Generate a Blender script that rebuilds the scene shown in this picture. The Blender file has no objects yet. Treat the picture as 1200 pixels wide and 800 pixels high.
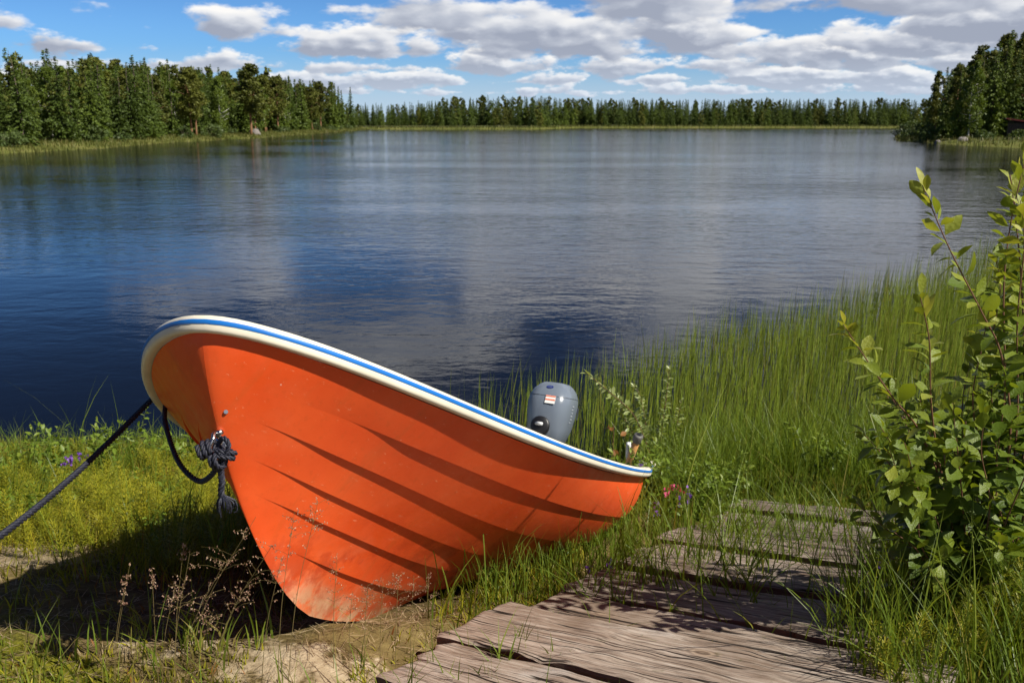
import bpy, math, random
import numpy as np
from mathutils import Vector, Matrix
R = math.radians
scene = bpy.context.scene
COL = scene.collection

# ------------------------------------------------------------------ camera, sky, sun, exposure
IMG_W, IMG_H, FPX, HORIZON = 1200, 800, 1100.0, 141.0
PITCH = math.atan((IMG_H / 2 - HORIZON) / FPX)
EYE = np.array([0.0, 0.0, 1.6])
WATER = -1.0
cam_d = bpy.data.cameras.new('camera')
cam = bpy.data.objects.new('camera', cam_d)
COL.objects.link(cam)
cam.location = EYE
cam.rotation_euler = (math.pi / 2 - PITCH, 0, 0)
cam_d.sensor_width = 36
cam_d.lens = 36 * FPX / IMG_W
cam_d.clip_start = 0.05
cam_d.clip_end = 6000
cam_d.dof.use_dof = True
cam_d.dof.focus_distance = 3.0
cam_d.dof.aperture_fstop = 8.0
scene.camera = cam

SUN_TO = Vector((0.617, -0.314, 0.722)).normalized()        # towards the sun
SUN_EL = math.asin(SUN_TO.z)
SUN_AZ = math.atan2(SUN_TO.x, SUN_TO.y)
sun_d = bpy.data.lights.new('sun', 'SUN')
sun_d.energy = 5.0
sun_d.angle = R(0.53)
sun_d.color = (1.0, 0.94, 0.84)
sun = bpy.data.objects.new('sun', sun_d)
COL.objects.link(sun)
sun.rotation_euler = SUN_TO.to_track_quat('Z', 'Y').to_euler()
sun.location = (20, -14, 24)

vs = scene.view_settings
vs.view_transform = 'Standard'
vs.look = 'None'
vs.gamma = 1
vs.exposure = 0.52
vs.use_curve_mapping = False


class NT:
    """small node-graph writer"""
    def __init__(s, tree):
        s.t = tree
        s.n = tree.nodes
        s.l = tree.links

    def node(s, typ, ins=None, **kw):
        nd = s.n.new(typ)
        for k, v in kw.items():
            setattr(nd, k, v)
        for k, v in (ins or {}).items():
            s.put(nd.inputs[k], v)
        return nd

    def put(s, sock, v):
        if isinstance(v, bpy.types.NodeSocket):
            s.l.new(v, sock)
        elif v is not None:
            sock.default_value = v

    def m(s, op, a, b=None, c=None, clamp=False):
        nd = s.n.new('ShaderNodeMath')
        nd.operation = op
        nd.use_clamp = clamp
        for i, v in enumerate((a, b, c)):
            if v is not None:
                s.put(nd.inputs[i], v)
        return nd.outputs[0]

    def ss(s, x, a, b):
        nd = s.node('ShaderNodeMapRange', interpolation_type='SMOOTHSTEP')
        for i, v in enumerate((x, a, b, 0.0, 1.0)):
            s.put(nd.inputs[i], v)
        return nd.outputs[0]

    def lin(s, x, a, b, c=0.0, d=1.0):
        nd = s.node('ShaderNodeMapRange')
        for i, v in enumerate((x, a, b, c, d)):
            s.put(nd.inputs[i], v)
        return nd.outputs[0]

    def mix(s, f, a, b, blend='MIX'):
        nd = s.node('ShaderNodeMix', data_type='RGBA', blend_type=blend)
        s.put(nd.inputs[0], f)
        for i, v in ((6, a), (7, b)):
            if isinstance(v, tuple) and len(v) == 3:
                v = v + (1,)
            s.put(nd.inputs[i], v)
        return nd.outputs[2]

    def noise(s, vec, scale, detail=4, rough=0.5, dist=0.0, dim='3D'):
        nd = s.node('ShaderNodeTexNoise', noise_dimensions=dim)
        if vec is not None:
            s.put(nd.inputs['Vector'], vec)
        s.put(nd.inputs['Scale'], scale)
        s.put(nd.inputs['Detail'], detail)
        s.put(nd.inputs['Roughness'], rough)
        s.put(nd.inputs['Distortion'], dist)
        return nd.outputs[0]

    def xyz(s, x, y, z):
        nd = s.node('ShaderNodeCombineXYZ')
        for i, v in enumerate((x, y, z)):
            s.put(nd.inputs[i], v)
        return nd.outputs[0]

    def sep(s, v):
        nd = s.node('ShaderNodeSeparateXYZ', {0: v})
        return nd.outputs

    def ramp(s, f, stops, interp='LINEAR'):
        nd = s.node('ShaderNodeValToRGB')
        cr = nd.color_ramp
        cr.interpolation = interp
        while len(cr.elements) < len(stops):
            cr.elements.new(0.5)
        for e, (p, c) in zip(cr.elements, stops):
            e.position = p
            e.color = tuple(c) + (1,) if len(c) == 3 else c
        s.put(nd.inputs[0], f)
        return nd.outputs[0]


# ---- sky: clear air with a layer of fair weather cumulus seen in perspective
world = bpy.data.worlds.new('World')
scene.world = world
world.use_nodes = True
world.node_tree.nodes.clear()
g = NT(world.node_tree)
SKY_STRENGTH = 0.051
sky = g.node('ShaderNodeTexSky', sky_type='NISHITA', sun_disc=False)
sky.sun_elevation = SUN_EL
sky.sun_rotation = SUN_AZ
sky.air_density = 1.0
sky.dust_density = 0.35
sky.ozone_density = 2.5
dirv = g.node('ShaderNodeTexCoord').outputs['Generated']
dx, dy, dz = g.sep(dirv)
az = g.m('ARCTAN2', dx, dy)                     # 0 straight ahead, + to the right
flat = g.m('SQRT', g.m('ADD', g.m('MULTIPLY', dx, dx), g.m('MULTIPLY', dy, dy)))
tan_el = g.m('DIVIDE', dz, g.m('MAXIMUM', flat, 0.05))
CLOUD_W = 13.6
clear_left = g.m('MULTIPLY', g.ss(az, -0.18, -0.36), g.ss(dz, 0.050, 0.080))
T0 = g.m('ADD', 0.420, g.m('MULTIPLY', clear_left, 0.13))
T0 = g.m('ADD', T0, g.m('MULTIPLY', g.ss(az, -0.05, 0.25), -0.040))
trans = None
acc = None
# banks of cumulus, the nearest (highest in the sky) first; distances in units of the cloud base height
for k, d in enumerate((2.0, 3.0, 4.3, 6.0, 7.6, 9.4, 11.8, 15.0, 19.5, 26.0, 36.0)):
    hgt = g.m('SUBTRACT', g.m('MULTIPLY', tan_el, d), 1.0)       # height above the base
    u = g.m('MULTIPLY', az, d)
    seed = 7.31 * k + 3.7
    n = g.noise(g.xyz(g.m('MULTIPLY', u, 0.56), g.m('MULTIPLY', hgt, 1.25), seed), 1.0, 6.0, 0.56)
    n2 = g.noise(g.xyz(g.m('ADD', g.m('MULTIPLY', u, 0.56), 0.055), g.m('ADD', g.m('MULTIPLY', hgt, 1.25), 0.10), seed), 1.0, 3.0, 0.52)
    thr = g.m('ADD', g.m('ADD', T0, 0.045 if d < 7 else 0.0), g.m('MULTIPLY', g.m('MAXIMUM', hgt, 0.0), 0.34))
    under = g.m('MULTIPLY', g.m('MAXIMUM', g.m('MULTIPLY', hgt, -1.0), 0.0), 0.95)
    thr = g.m('ADD', thr, under)
    a = g.ss(n, thr, g.m('ADD', thr, 0.075))
    relief = g.m('MULTIPLY', g.m('SUBTRACT', n, n2), 5.5)
    edge = g.m('SUBTRACT', 1.0, g.ss(n, thr, g.m('ADD', thr, 0.17)))
    lit = g.m('ADD', g.m('MULTIPLY', g.m('ADD', hgt, 0.03), 2.3), relief)
    lit = g.m('ADD', lit, g.m('MULTIPLY', edge, 0.30))
    c = g.ramp(lit, [(0.0, (.36, .40, .50)), (.28, (.52, .56, .65)), (.60, (.82, .835, .87)), (1.0, (1.0, .985, .96))])
    if trans is None:
        acc = g.mix(a, (0, 0, 0), c)
        trans = g.m('SUBTRACT', 1.0, a)
    else:
        w = g.m('MULTIPLY', trans, a)
        acc = g.mix(1.0, acc, g.mix(w, (0, 0, 0), c), 'ADD')
        trans = g.m('MULTIPLY', trans, g.m('SUBTRACT', 1.0, a))
cloud_rad = g.mix(1.0, acc, (CLOUD_W,) * 3, 'MULTIPLY')
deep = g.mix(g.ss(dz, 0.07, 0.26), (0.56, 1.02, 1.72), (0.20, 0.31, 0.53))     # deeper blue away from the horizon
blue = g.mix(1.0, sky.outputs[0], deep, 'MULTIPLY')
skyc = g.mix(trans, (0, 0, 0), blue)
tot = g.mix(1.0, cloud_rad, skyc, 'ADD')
hz = g.ss(dz, 0.075, 0.0)
tot = g.mix(g.m('MULTIPLY', hz, 0.68), tot, (8.4, 9.9, 12.0))
bg = g.node('ShaderNodeBackground', {'Color': tot, 'Strength': SKY_STRENGTH})
g.l.new(bg.outputs[0], g.node('ShaderNodeOutputWorld').inputs[0])


# ------------------------------------------------------------------ helpers
rng = np.random.default_rng(7)
random.seed(7)


def smooth(a, b, x):
    t = np.clip((np.asarray(x, float) - a) / (b - a), 0, 1)
    return t * t * (3 - 2 * t)


def fade_noise(x, y, seed=0):
    """value noise, numpy"""
    def hsh(i, j):
        v = np.sin(i * 127.1 + j * 311.7 + seed * 74.7) * 43758.5453
        return v - np.floor(v)
    xi, yi = np.floor(x), np.floor(y)
    fx, fy = x - xi, y - yi
    fx = fx * fx * (3 - 2 * fx)
    fy = fy * fy * (3 - 2 * fy)
    return (hsh(xi, yi) * (1 - fx) + hsh(xi + 1, yi) * fx) * (1 - fy) + (hsh(xi, yi + 1) * (1 - fx) + hsh(xi + 1, yi + 1) * fx) * fy


def fbm(x, y, seed=0, oct=4):
    r = 0
    a = 0.5
    for o in range(oct):
        r = r + a * (fade_noise(x * 2 ** o, y * 2 ** o, seed + o) - 0.5)
        a *= 0.5
    return r


def P(px, py, Y):
    """the point at distance Y (along +Y) seen at photo pixel px, py"""
    v = (IMG_H / 2 - py) / FPX
    cp, sp = math.cos(PITCH), math.sin(PITCH)
    d = np.array([(px - IMG_W / 2) / FPX, cp + v * sp, -sp + v * cp])
    return EYE + d * (Y / d[1])


def tag(o, label=None, cat=None, group=None, kind=None):
    if label: o['label'] = label
    if cat: o['category'] = cat
    if group: o['group'] = group
    if kind: o['kind'] = kind
    return o


def link(name, me, parent=None):
    o = bpy.data.objects.new(name, me)
    COL.objects.link(o)
    if parent is not None:
        o.parent = parent
    return o


def thing(name, label, cat, loc=(0, 0, 0), group=None):
    o = bpy.data.objects.new(name, None)
    COL.objects.link(o)
    o.location = loc
    o.empty_display_size = 0.1
    return tag(o, label, cat, group)


def mesh_np(name, V, faces, mats, rnd=None, mat_idx=None, smooth_sh=False, sharp=None):
    """V (n,3); faces: list of int arrays (m,3)/(m,4)"""
    me = bpy.data.meshes.new(name)
    V = np.asarray(V, np.float32)
    me.vertices.add(len(V))
    me.vertices.foreach_set('co', V.ravel())
    faces = [np.asarray(f, np.int32) for f in faces if len(f)]
    loops = np.concatenate([f.ravel() for f in faces])
    cnt = np.concatenate([np.full(len(f), f.shape[1], np.int32) for f in faces])
    start = np.concatenate([[0], np.cumsum(cnt)[:-1]]).astype(np.int32)
    me.loops.add(len(loops))
    me.loops.foreach_set('vertex_index', loops)
    me.polygons.add(len(cnt))
    me.polygons.foreach_set('loop_start', start)
    me.polygons.foreach_set('loop_total', cnt)
    if mat_idx is not None:
        me.polygons.foreach_set('material_index', np.asarray(mat_idx, np.int32))
    me.update(calc_edges=True)
    me.validate()
    for m_ in (mats if isinstance(mats, (list, tuple)) else [mats]):
        me.materials.append(m_)
    if rnd is not None:
        at = me.attributes.new('rnd', 'FLOAT', 'POINT')
        at.data.foreach_set('value', np.asarray(rnd, np.float32))
    me.polygons.foreach_set('use_smooth', np.full(len(cnt), bool(smooth_sh or sharp)))
    if sharp:
        me.set_sharp_from_angle(angle=R(sharp))
    return me


class MB:
    """collects pieces of geometry for one mesh"""
    def __init__(s):
        s.V = []
        s.F3 = []
        s.F4 = []
        s.n = 0
        s.R = []

    def add(s, V, F, rnd=0.5):
        V = np.asarray(V, float)
        F = np.asarray(F, int)
        (s.F3 if F.shape[1] == 3 else s.F4).append(F + s.n)
        s.V.append(V)
        s.R.append(np.broadcast_to(np.asarray(rnd, float), (len(V),)))
        s.n += len(V)

    def more(s, F, base):
        F = np.asarray(F, int)
        (s.F3 if F.shape[1] == 3 else s.F4).append(F + base)

    def tube(s, pts, rad, seg=8, cap=True, rnd=0.5):
        pts = np.asarray(pts, float)
        n = len(pts)
        rad = np.broadcast_to(np.asarray(rad, float), (n,))
        T = np.gradient(pts, axis=0)
        T /= np.linalg.norm(T, axis=1)[:, None] + 1e-12
        ref = np.array([0, 0, 1.0]) if abs(T[0, 2]) < 0.9 else np.array([1.0, 0, 0])
        A = np.cross(T[0], ref)
        A /= np.linalg.norm(A)
        V = []
        for i in range(n):
            A = A - T[i] * (A @ T[i])
            A /= np.linalg.norm(A) + 1e-12
            B = np.cross(T[i], A)
            for j in range(seg):
                a = 2 * math.pi * j / seg
                V.append(pts[i] + rad[i] * (math.cos(a) * A + math.sin(a) * B))
        F = [[i * seg + j, i * seg + (j + 1) % seg, (i + 1) * seg + (j + 1) % seg, (i + 1) * seg + j] for i in range(n - 1) for j in range(seg)]
        b = s.n
        V += [pts[0], pts[-1]]
        s.add(V, F, rnd)
        if cap:
            e = n * seg
            s.more([[e, (j + 1) % seg, j] for j in range(seg)] + [[e + 1, (n - 1) * seg + j, (n - 1) * seg + (j + 1) % seg] for j in range(seg)], b)

    def box(s, c, size, rot=None, bev=0.0, rnd=0.5):
        hx, hy, hz = [v / 2 for v in size]
        if bev <= 0:
            V = np.array([[x, y, z] for x in (-hx, hx) for y in (-hy, hy) for z in (-hz, hz)], float)
            F = [[0, 1, 3, 2], [4, 6, 7, 5], [0, 4, 5, 1], [2, 3, 7, 6], [0, 2, 6, 4], [1, 5, 7, 3]]
        else:
            prof = [(-hx + bev, -hy), (hx - bev, -hy), (hx, -hy + bev), (hx, hy - bev), (hx - bev, hy), (-hx + bev, hy), (-hx, hy - bev), (-hx, -hy + bev)]
            rings = [(-hz, 1 - bev / min(hx, hy)), (-hz + bev, 1), (hz - bev, 1), (hz, 1 - bev / min(hx, hy))]
            V = np.array([[x * k, y * k, z] for z, k in rings for x, y in prof])
            F = [[r * 8 + j, r * 8 + (j + 1) % 8, (r + 1) * 8 + (j + 1) % 8, (r + 1) * 8 + j] for r in range(3) for j in range(8)]
            F += [[0, 3, 2, 1], [0, 7, 4, 3], [7, 6, 5, 4], [24, 25, 26, 27], [24, 27, 28, 31], [31, 28, 29, 30]]
        if rot is not None:
            V = V @ np.asarray(rot).T
        s.add(V + np.asarray(c), F, rnd)

    def loft(s, rings, cap0=True, cap1=True, rnd=0.5):
        rings = [np.asarray(r, float) for r in rings]
        m_ = len(rings[0])
        b = s.n
        V = np.concatenate(rings + [rings[0].mean(0)[None], rings[-1].mean(0)[None]])
        F = [[i * m_ + j, i * m_ + (j + 1) % m_, (i + 1) * m_ + (j + 1) % m_, (i + 1) * m_ + j] for i in range(len(rings) - 1) for j in range(m_)]
        s.add(V, F, rnd)
        e = len(rings) * m_
        c = []
        if cap0: c += [[e, (j + 1) % m_, j] for j in range(m_)]
        if cap1: c += [[e + 1, e - m_ + j, e - m_ + (j + 1) % m_] for j in range(m_)]
        if c: s.more(c, b)

    def mesh(s, name, mats, **kw):
        return mesh_np(name, np.concatenate(s.V), [np.concatenate(f) for f in (s.F3, s.F4) if f], mats, rnd=np.concatenate(s.R), **kw)

    def build(s, name, mats, parent=None, **kw):
        return link(name, s.mesh(name, mats, **kw), parent)


def spline(pts, n):
    """Catmull-Rom through pts, n samples"""
    p = np.asarray(pts, float)
    p = np.concatenate([[2 * p[0] - p[1]], p, [2 * p[-1] - p[-2]]])
    m_ = len(p) - 3
    u = np.linspace(0, m_ - 1e-9, n)
    i = np.floor(u).astype(int)
    t = (u - i)[:, None]
    a, b, c, d = p[i], p[i + 1], p[i + 2], p[i + 3]
    return 0.5 * (2 * b + (c - a) * t + (2 * a - 5 * b + 4 * c - d) * t ** 2 + (3 * b - a - 3 * c + d) * t ** 3)


# ------------------------------------------------------------------ materials
def new_mat(name):
    m_ = bpy.data.materials.new(name)
    m_.use_nodes = True
    m_.node_tree.nodes.clear()
    gg = NT(m_.node_tree)
    out = gg.node('ShaderNodeOutputMaterial')
    return m_, gg, out


def bsdf(gg, out, **ins):
    b = gg.node('ShaderNodeBsdfPrincipled')
    for k, v in ins.items():
        k = k.replace('_', ' ')
        if isinstance(v, tuple) and len(v) == 3:
            v = v + (1,)
        gg.put(b.inputs[k], v)
    gg.l.new(b.outputs[0], out.inputs[0])
    return b


def plain(name, col, rough=0.5, metal=0.0, vary=0.06, bump=0.0, bscale=40):
    m_, gg, out = new_mat(name)
    tc = gg.node('ShaderNodeTexCoord').outputs['Object']
    n = gg.noise(tc, 6.0, 5, 0.6)
    k = gg.lin(n, 0.3, 0.7, 1 - vary * 2, 1 + vary)
    c = gg.mix(1.0, col, gg.xyz(k, k, k), 'MULTIPLY')
    b = bsdf(gg, out, Base_Color=c, Roughness=rough, Metallic=metal)
    if bump:
        bn = gg.node('ShaderNodeBump', {'Strength': bump, 'Distance': 0.01, 'Height': gg.noise(tc, bscale, 4, 0.6)})
        gg.l.new(bn.outputs[0], b.inputs['Normal'])
    return m_


def leafy(name, stops, transl=0.35, rough=0.5, obj_var=0.0, spec=0.3, big=0.0, bscale=1.0, crinkle=0.0):
    """foliage: colour from the per-leaf attribute, thin-leaf light passing through"""
    m_, gg, out = new_mat(name)
    a = gg.node('ShaderNodeAttribute', attribute_name='rnd').outputs['Fac']
    if big:
        geo = gg.node('ShaderNodeNewGeometry').outputs['Position']
        a = gg.m('ADD', a, gg.m('MULTIPLY', gg.m('SUBTRACT', gg.noise(geo, bscale, 3), 0.5), big), clamp=True)
    if obj_var:
        oi = gg.node('ShaderNodeObjectInfo').outputs['Random']
        a = gg.m('ADD', gg.m('MULTIPLY', a, 1 - obj_var), gg.m('MULTIPLY', oi, obj_var))
    c = gg.ramp(a, stops)
    b = gg.node('ShaderNodeBsdfPrincipled', {'Base Color': c, 'Roughness': rough, 'Specular IOR Level': spec})
    if crinkle:
        pw = gg.node('ShaderNodeNewGeometry').outputs['Position']
        bn = gg.node('ShaderNodeBump', {'Strength': .8, 'Distance': .004, 'Height': gg.noise(pw, crinkle, 3, .6)})
        gg.l.new(bn.outputs[0], b.inputs['Normal'])
    t = gg.node('ShaderNodeBsdfTranslucent', {'Color': gg.mix(1.0, c, (1.35, 1.25, 0.55), 'MULTIPLY')})
    mx = gg.node('ShaderNodeMixShader', {0: transl, 1: b.outputs[0], 2: t.outputs[0]})
    gg.l.new(mx.outputs[0], out.inputs[0])
    return m_


M = {}
M['spruce'] = leafy('spruce_needles', [(0, (.034, .056, .010)), (.5, (.078, .118, .015)), (1, (.140, .190, .022))], .18, .6, .5, big=.3, bscale=.35)
M['pine'] = leafy('pine_needles', [(0, (.058, .072, .012)), (.5, (.115, .128, .018)), (1, (.175, .180, .028))], .18, .6, .4, big=.3, bscale=.35)
M['birch'] = leafy('birch_leaves', [(0, (.070, .105, .015)), (.5, (.115, .165, .022)), (1, (.170, .215, .032))], .30, .5, .4, big=.3, bscale=.5)
M['bush'] = leafy('bush_leaves', [(0, (.05, .08, .022)), (.5, (.09, .13, .035)), (1, (.14, .18, .07))], .30, .5, .4)
M['reed'] = leafy('reed_green', [(0, (.15, .110, .030)), (.22, (.145, .170, .024)), (.5, (.185, .255, .028)), (.76, (.250, .320, .036)), (.92, (.30, .27, .06)), (1, (.30, .18, .06))], .35, .45, big=.35, bscale=.5)
M['grass'] = leafy('grass_green', [(0, (.065, .100, .012)), (.5, (.125, .190, .020)), (.85, (.200, .240, .030)), (1, (.30, .25, .07))], .38, .42, big=.3, bscale=1.2)
M['moss'] = leafy('yellow_green_cover', [(0, (.10, .12, .010)), (.5, (.235, .235, .014)), (.86, (.36, .32, .022)), (1, (.27, .11, .03))], .35, .5, big=.4, bscale=1.3)
M['horsetail'] = leafy('horsetail_green', [(0, (.13, .16, .010)), (.6, (.26, .27, .014)), (1, (.38, .34, .025))], .35, .5)
M['straw'] = leafy('dry_straw', [(0, (.13, .085, .045)), (.5, (.26, .19, .10)), (1, (.42, .33, .20))], .15, .6)
M['leaf'] = leafy('alder_leaf', [(0, (.050, .088, .010)), (.35, (.100, .155, .015)), (.7, (.200, .250, .024)), (1, (.36, .37, .06))], .36, .42, spec=.4, crinkle=130)
M['willow'] = leafy('willow_leaf', [(0, (.16, .21, .05)), (.5, (.26, .31, .10)), (.93, (.42, .46, .22)), (1, (.36, .16, .05))], .32, .4, spec=.5)
M['weed'] = leafy('weed_leaf', [(0, (.08, .13, .014)), (.5, (.15, .22, .022)), (1, (.27, .30, .05))], .36, .45)
M['panicle'] = leafy('grass_seed_heads', [(0, (.20, .09, .065)), (.5, (.42, .26, .18)), (1, (.62, .48, .34))], .25, .6)
M['shoregrass'] = leafy('shore_grass_green', [(0, (.055, .075, .014)), (.5, (.105, .130, .024)), (1, (.19, .17, .06))], .3, .5, big=.5, bscale=.12)
M['drystem'] = leafy('dry_grass_stem', [(0, (.14, .11, .04)), (1, (.26, .20, .08))], .2, .5)
M['purple'] = leafy('purple_petals', [(0, (.12, .05, .35)), (1, (.26, .10, .50))], .3, .5)
M['pink'] = leafy('pink_petals', [(0, (.45, .03, .12)), (1, (.62, .10, .22))], .3, .5)
M['brownleaf'] = leafy('brown_leaf', [(0, (.22, .09, .02)), (1, (.34, .16, .04))], .35, .5)
M['twig'] = plain('reddish_twig', (.16, .075, .04), .6)
M['trunk'] = plain('grey_bark', (.12, .09, .07), .9, vary=.15)
M['pinetrunk'] = plain('orange_pine_bark', (.24, .12, .06), .9, vary=.15)
M['birchtrunk'] = plain('white_birch_bark', (.55, .53, .48), .7, vary=.25)
M['rock'] = plain('grey_rock', (.20, .18, .165), .9, vary=.15, bump=.4, bscale=6)
M['white'] = plain('cream_white_plastic', (.76, .70, .56), .42, vary=.09)
M['blue'] = plain('blue_rubber', (.012, .16, .55), .35)
M['black'] = plain('black_plastic', (.012, .012, .014), .4)
M['steel'] = plain('galvanised_steel', (.55, .55, .55), .28, 1.0)
M['cowl'] = plain('blue_grey_paint', (.140, .168, .210), .25, vary=.02)
M['darkcowl'] = plain('dark_grey_paint', (.05, .06, .075), .35)
M['emblem'] = plain('dark_blue_emblem', (.008, .02, .16), .3)
M['palemark'] = plain('pale_grey_marking', (.33, .36, .40), .4)
M['sticker_white'] = plain('white_sticker', (.8, .79, .76), .5)
M['sticker_red'] = plain('orange_red_print', (.75, .16, .06), .5)
M['oarwood'] = plain('varnished_wood', (.50, .25, .09), .35, vary=.1)
M['greyrubber'] = plain('worn_grey_rubber', (.11, .105, .10), .6, vary=.2)
M['lightplastic'] = plain('light_grey_plastic', (.62, .63, .64), .35)
M['liner'] = plain('pale_grey_liner', (.50, .49, .45), .45)
M['hutwall'] = plain('dark_stained_boards', (.06, .04, .03), .8, vary=.2)
M['hutroof'] = plain('pale_roof_felt', (.55, .50, .47), .8, vary=.1)
M['hutred'] = plain('red_fascia', (.38, .07, .05), .7)


def m_rope():
    m_, gg, out = new_mat('navy_rope')
    tc = gg.node('ShaderNodeTexCoord').outputs['Object']
    n = gg.noise(tc, 260, 3, .6)
    c = gg.ramp(n, [(.35, (.004, .005, .010)), (.60, (.012, .014, .030)), (.72, (.09, .09, .12))])
    b = bsdf(gg, out, Base_Color=c, Roughness=.65)
    bn = gg.node('ShaderNodeBump', {'Strength': .5, 'Distance': .002, 'Height': n})
    gg.l.new(bn.outputs[0], b.inputs['Normal'])
    return m_


M['rope'] = m_rope()


def m_hull():
    m_, gg, out = new_mat('orange_gelcoat')
    tc = gg.node('ShaderNodeTexCoord').outputs['Object']
    x, y, z = gg.sep(tc)
    big = gg.noise(tc, 2.2, 4, .6)
    base = gg.mix(gg.ss(big, .3, .7), (.69, .072, .011), (.79, .106, .020))
    base = gg.mix(gg.m('MULTIPLY', gg.ss(gg.noise(tc, 45, 4, .7), .50, .72), .32), base, (.55, .075, .012))
    # chalked patch along the lower planks
    chalk = gg.m('MULTIPLY', gg.ss(gg.noise(tc, 5, 6, .65), .50, .72), gg.ss(z, .45, .10))
    base = gg.mix(gg.m('ADD', gg.m('MULTIPLY', chalk, .60), gg.m('MULTIPLY', gg.ss(gg.noise(tc, 1.7, 6, .68), .46, .68), .17)), base, (.72, .22, .10))
    # worn through spots near the keel and forefoot
    low = gg.m('SUBTRACT', .34, gg.m('ADD', z, gg.m('MULTIPLY', gg.m('ABSOLUTE', y), .35)))
    worn = gg.m('MULTIPLY', gg.ss(gg.noise(tc, 14, 8, .72), .56, .66), gg.ss(low, .12, .30))
    base = gg.mix(gg.m('MULTIPLY', worn, .8), base, (.42, .24, .13))
    keel = gg.m('MULTIPLY', gg.ss(gg.m('ABSOLUTE', y), .05, .012), gg.ss(gg.noise(tc, 9, 6, .7), .40, .55))
    keel = gg.m('MULTIPLY', keel, gg.ss(z, .34, .10))
    base = gg.mix(gg.m('MULTIPLY', keel, .85), base, (.55, .40, .24))
    # scratches running fore and aft
    sc = gg.noise(gg.xyz(gg.m('MULTIPLY', x, 3), gg.m('MULTIPLY', y, 90), gg.m('MULTIPLY', z, 90)), 1.0, 5, .7)
    base = gg.mix(gg.m('MULTIPLY', gg.ss(sc, .62, .72), .45), base, (.85, .40, .22))
    # grime at the waterline aft
    gr = gg.m('MULTIPLY', gg.ss(gg.noise(tc, 7, 6, .7), .45, .65), gg.ss(x, 1.6, .1))
    base = gg.mix(gg.m('MULTIPLY', gr, .35), base, (.30, .11, .04))
    old = gg.m('MULTIPLY', gg.ss(gg.noise(tc, 4.2, 7, .7), .46, .58), gg.ss(gg.m('ADD', z, gg.m('MULTIPLY', x, -.04)), .36, .02))
    base = gg.mix(gg.m('MULTIPLY', old, .75), base, (.42, .035, .008))
    # dried mud and grime low on the hull
    mud = gg.m('MULTIPLY', gg.ss(gg.noise(tc, 3.6, 8, .72), .44, .62), gg.ss(z, .34, .06))
    base = gg.mix(gg.m('MULTIPLY', mud, .55), base, (.33, .12, .045))
    runs = gg.noise(gg.xyz(gg.m('MULTIPLY', x, 22), gg.m('MULTIPLY', y, 1.6), gg.m('MULTIPLY', z, 1.6)), 1.0, 5, .65)
    base = gg.mix(gg.m('MULTIPLY', gg.ss(runs, .56, .72), .22), base, (.45, .10, .02))
    # small chips showing pale undercoat
    ch = gg.node('ShaderNodeTexVoronoi', {'Vector': tc, 'Scale': 26.0})
    chip = gg.m('MULTIPLY', gg.m('LESS_THAN', ch.outputs['Distance'], .07), gg.ss(gg.noise(tc, 4, 3), .56, .66))
    base = gg.mix(gg.m('MULTIPLY', chip, .8), base, (.75, .60, .48))
    rough = gg.lin(gg.noise(tc, 20, 5, .6), .3, .7, .36, .60)
    b = bsdf(gg, out, Base_Color=base, Roughness=rough)
    b.inputs['Specular IOR Level'].default_value = .35
    bn = gg.node('ShaderNodeBump', {'Strength': .22, 'Distance': .004, 'Height': gg.m('ADD', gg.noise(tc, 9, 4, .5), gg.m('MULTIPLY', gg.noise(tc, 160, 3, .6), .12))})
    gg.l.new(bn.outputs[0], b.inputs['Normal'])
    return m_


M['hull'] = m_hull()


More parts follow.
